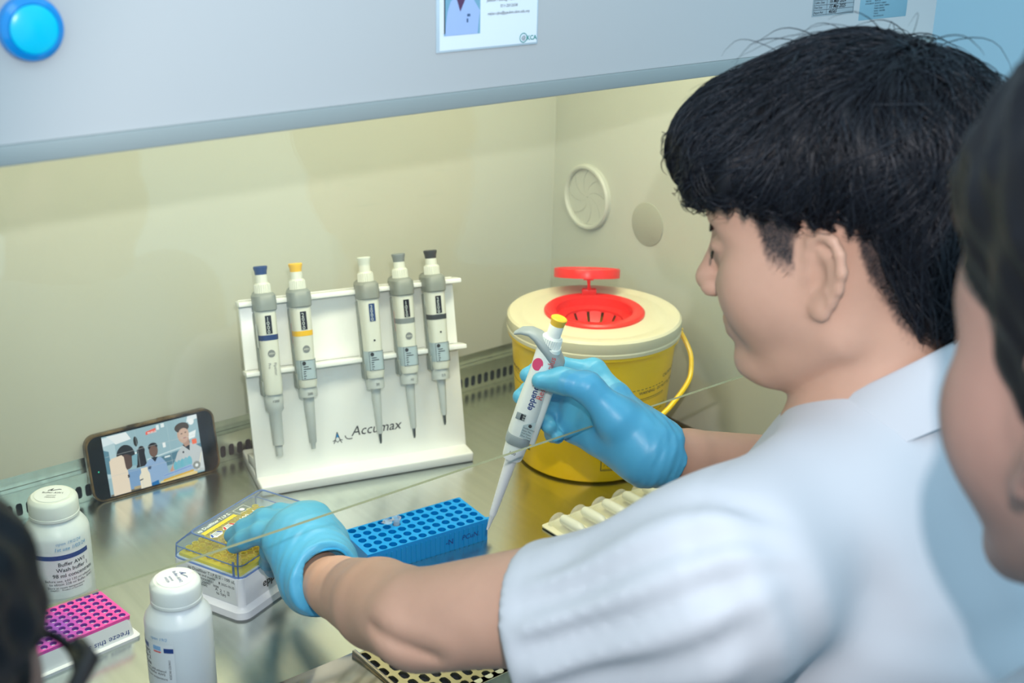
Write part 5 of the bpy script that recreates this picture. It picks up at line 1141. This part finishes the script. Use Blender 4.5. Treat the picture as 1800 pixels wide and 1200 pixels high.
FOLDS = [(-1.05, 0.75, 0.18, -0.35, 1.10, 0.0060), (-0.58, 0.85, 0.16, -0.45, 1.08, 0.0075), (-0.08, 0.75, 0.15, -0.50, 1.02, 0.0075), (0.42, 0.55, 0.15, -0.50, 0.92, 0.0060), (0.75, 0.25, 0.15, -0.35, 0.75, 0.0032), (1.25, -0.10, 0.16, 0.15, 1.0, 0.0020)]
def folds(P):
    r = P - SL; t = r @ ad / AL; ph = np.arctan2(r @ ay, r @ ax); d = np.zeros(len(P)); near = np.exp(-np.maximum(0, np.linalg.norm(r - np.clip(t, -0.6, 1.2)[:, None] * ad * AL, axis=1) - 0.075) / 0.02)
    for p0, k, wd, t0, t1, amp in FOLDS:
        win = np.clip((t - t0) / 0.25, 0, 1) * np.clip((t1 - t) / 0.3, 0, 1) * np.clip((0.97 - t) / 0.12, 0.12, 1); x = (ph - p0 - k * (1 - t) * 0.55) / wd
        d -= amp * win * (np.exp(-x * x) - 0.55 * np.exp(-(x - 1.7) ** 2))
    d *= near
    q = (P - NB) @ TA.T; b, f, u = q.T
    back = np.clip((-f - 0.0) / 0.06, 0, 1) * np.clip((-u - 0.13) / 0.08, 0, 1)
    d -= 0.0050 * back * np.sin((u - 0.35 * b) * 95 + 3 * np.sin(b * 14)) * np.clip((b + 0.05) / 0.1, 0, 1)
    d -= 0.0030 * np.clip((u + 0.16) / 0.05, 0, 1) * np.sin((b * 0.8 + f * 1.3 - u * 0.6) * 70 + 2 * np.sin(b * 25)) * np.clip(-u / 0.08, 0, 1) * np.clip(-t / 0.25, 0, 1)
    d += 0.0012 * np.exp(-((t + 0.10) * AL / 0.0025) ** 2) + 0.0010 * np.exp(-((t - 0.865) * AL / 0.0018) ** 2) * near
    return d
c.put(folds, NB, 1e6, 0, 'd')
coat = sdf_object('lab_coat', c, V(0.38, 0.26, -0.34), V(1.14, 0.90, 0.40), 0.0042, M_COAT, man, relax=2)
# collar
mb = MB(); rows = []; lo_ = np.array(man.location)
for ph in np.radians(np.linspace(-112, 140, 45)):
    d = -TF * math.cos(ph) + TL * math.sin(ph); k = (1 - math.cos(ph)) / 2; ctr = NB + TF * 0.010 * (1 + k) + UP * (0.040 - 0.092 * k ** 1.15)
    wdt = 0.036 + 0.012 * k
    r0, r1, r2, r3 = 0.0545, 0.0570, 0.0605, 0.0720 + 0.014 * k
    prof = [(r0, -0.045), (r0 + 0.0005, 0.002), (r1, 0.0075), (r2, 0.006), (r3, -wdt * 0.55), (r3 + 0.008, -wdt), (r3 + 0.006, -wdt - 0.0018), (r3 - 0.003, -wdt * 0.55), (r2 - 0.0020, 0.001), (r1 - 0.0005, -0.045)]
    rows.append([tuple(ctr + d * r + UP * z - lo_) for r, z in prof])
mb.sweep(rows); col_ = mb.build('collar', M_COAT, man, 50)
# dark undershirt neckband seen at the nape
mb = MB(); mb.tube([NB + TF * 0.012 + (-TF * math.cos(a) + TL * math.sin(a)) * 0.0535 + UP * (0.043 - 0.03 * (1 - math.cos(a)) / 2) - lo_ for a in np.radians(np.linspace(-60, 14, 16))], 0.0022, 8); mb.build('undershirt_neckband', M_SHIRT, man)

# gloved hands
def finger(s, pts, r, k=0.005, kp=0.012):
    s.chain(pts, r, k)
def glove(name, J, pre, W, cuff, parent, m, lo, hi, arm, seed):
    s = SDF(); g = lambda n: J[pre + n]
    mid = (g('im') + g('mm') + g('rm') + g('pm')) / 4; pd = nrm(mid - W)
    s.cone(W, W * 0.35 + g('im') * 0.65, 0.0222, 0.0160, 0.03); s.cone(W, W * 0.35 + g('mm') * 0.65, 0.0222, 0.0165, 0.03)
    s.cone(W, W * 0.35 + g('rm') * 0.65, 0.0222, 0.0155, 0.03); s.cone(W, W * 0.35 + g('pm') * 0.65, 0.0222, 0.0145, 0.03)
    for a, b, ra in (('im', 'mm', 0.0130), ('mm', 'rm', 0.0130), ('rm', 'pm', 0.0120)): s.cone(g(a), g(b), ra, ra, 0.015)
    for n in ('im', 'mm', 'rm', 'pm'): s.cone(W * 0.35 + g(n) * 0.65, g(n), 0.0145, 0.0120, 0.012)
    f = {}
    for n, r in (('i', (0.0118, 0.0104, 0.0092, 0.0078)), ('m', (0.0120, 0.0106, 0.0094, 0.0080)), ('r', (0.0114, 0.0102, 0.0090, 0.0076)), ('p', (0.0104, 0.0090, 0.0080, 0.0068))):
        s.chain([g(n + 'm'), g(n + 'p'), g(n + 'd'), g(n + 't')], r, 0.0035)
    th = [g('tc'), g('tm')] + ([g('ti')] if pre + 'ti' in J else [g('tm') * 0.5 + g('tt') * 0.5]) + [g('tt')]
    s.cone(W * 0.6 + g('tc') * 0.4, g('tc'), 0.021, 0.0190, 0.02); s.chain(th, (0.0190, 0.0135, 0.0115, 0.0085), 0.010)
    a0 = W + arm * cuff
    s.cone(W, a0, 0.0236, 0.0268, 0.02); s.half(a0 - arm * 0.004, arm, 0.002)
    s.cone(a0 - arm * 0.010, a0 + arm * 0.03, 0.0246, 0.0256, 0.002, 's')
    rg = np.random.default_rng(seed); ks = rg.normal(0, 1, (4, 3)) * 55
    def wr(P):
        t = (P - W) @ arm; near = np.clip((t + 0.03) / 0.05, 0, 1); d = 0
        for k in ks: d = d + np.sin(P @ k + 2.0 * np.sin(P @ k[[1, 2, 0]] * 0.7))
        jn = 0
        for n in ('im', 'mm', 'rm', 'tm'): jn = jn + np.exp(-((P - g(n)) ** 2).sum(1) / 0.018 ** 2)
        t2 = (P - W) @ arm; r_ = P - W - t2[:, None] * arm; e_ = nrm(np.cross(arm, V(0.3, 0.2, 1))); ph = np.arctan2(r_ @ np.cross(arm, e_), r_ @ e_)
        wc = np.clip((t2 + 0.035) / 0.03, 0, 1)
        dg = np.sin(t2 * 300 + 2.6 * ph + 1.8 * np.sin(ph * 2 + 1)); dg = np.sign(dg) * np.abs(dg) ** 2.5
        return -0.0006 * wc * dg - 0.0004 * wc * np.sin(t2 * 700 - 3.1 * ph + 2 * np.sin(ph * 3)) - 0.0007 * d * near - 0.00035 * np.sin(((P - W) @ pd) * 700) * np.clip(jn, 0, 1)
    s.put(wr, W, 1e6, 0, 'd')
    o = sdf_object(name, s, lo, hi, 0.0019, m, parent)
    ex = nrm(np.cross(arm, V(0, 0, 1))); ey = np.cross(arm, ex); rim = MB()
    rim.tube([a0 - arm * 0.0045 + (ex * math.cos(a) + ey * math.sin(a)) * (0.0262 + 0.0006 * math.sin(5 * a)) + arm * 0.0012 * math.sin(3 * a + 1) - lo_ for a in np.linspace(0, 2 * math.pi, 48, endpoint=False)], 0.0011, 8, closed=True)
    rim.build('cuff_rim', M_GLOVER, o, loc=None)
    return o
JL = {'Lim': V(0.5290, 0.9402, 0.1130), 'Lip': V(0.5142, 0.9790, 0.1050), 'Lid': V(0.5067, 1.0021, 0.0930), 'Lit': V(0.4998, 1.0167, 0.0820),
      'Lmm': V(0.5146, 0.9382, 0.1150), 'Lmp': V(0.4955, 0.9732, 0.1070), 'Lmd': V(0.4829, 0.9913, 0.0940), 'Lmt': V(0.4768, 1.0062, 0.0820),
      'Lrm': V(0.4992, 0.9343, 0.1130), 'Lrp': V(0.4832, 0.9595, 0.1040), 'Lrd': V(0.4736, 0.9759, 0.0920), 'Lrt': V(0.4703, 0.9891, 0.0810),
      'Lpm': V(0.4892, 0.9341, 0.1040), 'Lpp': V(0.4890, 0.9547, 0.0850), 'Lpd': V(0.4957, 0.9726, 0.0620), 'Lpt': V(0.5081, 0.9896, 0.0400),
      'Ltc': V(0.5330, 0.9250, 0.0900), 'Ltm': V(0.5360, 0.9580, 0.0720), 'Ltt': V(0.5290, 0.9930, 0.0480)}
JR = {'Rw': V(0.8141, 0.7897, 0.1592), 'Rim': V(0.8116, 0.8723, 0.2136), 'Rip': V(0.7851, 0.8913, 0.2198), 'Rid': V(0.7630, 0.9000, 0.2179), 'Rit': V(0.7460, 0.8952, 0.2194),
      'Rmm': V(0.8068, 0.8793, 0.1921), 'Rmp': V(0.7826, 0.9020, 0.1928), 'Rmd': V(0.7606, 0.9094, 0.1939), 'Rmt': V(0.7422, 0.9003, 0.1956),
      'Rrm': V(0.7977, 0.8800, 0.1730), 'Rrp': V(0.7847, 0.8998, 0.1693), 'Rrd': V(0.7677, 0.8928, 0.1663), 'Rrt': V(0.7559, 0.8711, 0.1701),
      'Rpm': V(0.7887, 0.8724, 0.1594), 'Rpp': V(0.7796, 0.8861, 0.1555), 'Rpd': V(0.7678, 0.8793, 0.1557), 'Rpt': V(0.7611, 0.8647, 0.1600),
      'Rtc': V(0.7866, 0.8085, 0.1940), 'Rtm': V(0.7678, 0.8323, 0.2228), 'Rti': V(0.7501, 0.8493, 0.2279), 'Rtt': V(0.7341, 0.8614, 0.2278)}
glove('left_glove', JL, 'L', LW + V(0.0, 0.006, 0.004), 0.026, man, M_GLOVE, V(0.42, 0.80, 0.0), V(0.60, 1.06, 0.17), nrm(LE - LW), 4)
glove('right_glove', JR, 'R', RW, 0.022, man, M_GLOVE, V(0.70, 0.70, 0.08), V(0.90, 0.96, 0.28), nrm(RE - RW), 8)

# ---- two onlookers close to the camera
def onlooker(label, H, yaw, pitch, skin, coat_m, hair_prims, lims, seed):
    H, A = head_frame(H, yaw, pitch); f = nrm(V(yaw[0], yaw[1], 0)); l = V(-f[1], f[0], 0); TA_ = np.array([l, f, UP])
    nb = H - f * 0.045 - UP * 0.105; root = thing('person', label, 'person', tuple(nb - UP * 0.6))
    s = SDF(); Lq = add_head(s, H, A); s.cone(Lq(-0.018, 0, -0.02), nb, 0.053, 0.057, 0.02)
    s.ell(nb - UP * 0.20 + f * 0.02, (0.145, 0.095, 0.19), TA_, 0.04)
    for q in (-1, 1): s.cone(nb - UP * 0.05, nb + l * q * 0.17 - UP * 0.06, 0.05, 0.05, 0.04); s.chain([nb + l * q * 0.17 - UP * 0.06, nb + l * q * 0.20 - UP * 0.33, nb + l * q * 0.14 + f * 0.20 - UP * 0.42], [0.050, 0.040, 0.026], 0.02)
    sdf_object('body', s, nb - V(0.32, 0.32, 0.50), H + V(0.32, 0.32, 0.17), 0.005, skin, root)
    c = SDF(); c.ell(nb - UP * 0.20 + f * 0.01, (0.172, 0.120, 0.20), TA_, 0.05); c.ell(nb - UP * 0.42, (0.165, 0.13, 0.22), TA_, 0.05)
    for q in (-1, 1): c.cone(nb - UP * 0.055, nb + l * q * 0.17 - UP * 0.06, 0.064, 0.064, 0.04); c.cone(nb + l * q * 0.17 - UP * 0.06, nb + l * q * 0.19 - UP * 0.26, 0.066, 0.06, 0.03)
    c.cone(Lq(-0.018, 0, -0.02), nb, 0.058, 0.061, 0.006, 's'); sdf_object('lab_coat', c, nb - V(0.32, 0.32, 0.66), nb + V(0.32, 0.32, 0.10), 0.006, coat_m, root)
    h = SDF()
    for cc, rr in hair_prims: h.ell(Lq(*cc), rr, A, 0.02)
    rg = np.random.default_rng(seed); ks = rg.normal(0, 1, (5, 3)) * 150
    def nz(P): return sum(0.0010 * np.sin(P @ k) for k in ks)
    hc = Cut(h, hair_lim(None, None, A, H, *lims, 0.002), 0.010, nz)
    sdf_object('hair', hc, H - V(0.18, 0.18, 0.14), H + V(0.18, 0.18, 0.22), 0.004, M_HAIR, root)
    return root, Lq
HP = [((-0.004, 0, 0.060), (0.103, 0.086, 0.090)), ((0.0, 0, 0.085), (0.100, 0.084, 0.066)), ((-0.050, 0, 0.020), (0.052, 0.076, 0.085)), ((0.060, 0, 0.085), (0.058, 0.072, 0.050)), ((0.020, 0, 0.020), (0.034, 0.080, 0.050))]
HP2 = HP + [((-0.005, 0.012, 0.092), (0.105, 0.080, 0.090)), ((-0.005, -0.012, 0.092), (0.105, 0.080, 0.090))]
HLM = ([-0.2, -0.07, -0.045, -0.028, -0.018, 0.010, 0.016, 0.040, 0.048, 0.075, 0.10, 0.16], [-0.080, -0.075, -0.055, -0.020, 0.030, 0.034, -0.020, -0.020, 0.020, 0.045, 0.060, 0.070])
onlooker('dark-haired person at the right edge, face turned away, seen close and out of focus', V(0.5270, 0.1960, 0.4891), (0.293, 0.956), 4, M_SKIN2, mat('coat_blue', (186, 196, 206), 0.8), HP2, HLM, 21)
fgl, Lg = onlooker('dark-haired person with black-framed glasses at the lower left corner, seen close and out of focus', V(0.0315, 0.4720, 0.3340), (0.778, 0.629), 2, M_SKIN2, MATS['coat_blue'], HP, HLM, 22)
gl = MB(); lo_ = np.array(fgl.location)
for q in (-1, 1):
    pts = [Lg(0.116 - 0.10 * max(0, abs(x) - 0.03), q * (0.034 + dx), 0.019 + dz) - lo_ for x, (dx, dz) in [(0.034 + 0.024 * math.cos(a), (0.025 * np.sign(math.cos(a)) * abs(math.cos(a)) ** 0.6, 0.019 * np.sign(math.sin(a)) * abs(math.sin(a)) ** 0.6)) for a in np.linspace(0, 2 * math.pi, 28, endpoint=False)]]
    gl.tube(pts, 0.0024, 8, closed=True)
    gl.tube([Lg(0.113, q * 0.060, 0.035) - lo_, Lg(0.104, q * 0.071, 0.036) - lo_, Lg(0.06, q * 0.0810, 0.034) - lo_, Lg(0.0, q * 0.085, 0.026) - lo_, Lg(-0.025, q * 0.080, 0.0) - lo_], [0.0050, 0.0048, 0.0032, 0.0028, 0.0024], 8)
gl.tube([Lg(0.1165, 0.010, 0.020) - lo_, Lg(0.1195, 0, 0.022) - lo_, Lg(0.1165, -0.010, 0.020) - lo_], 0.0022, 8)
gl.build('glasses', M_FRAMEB, fgl)
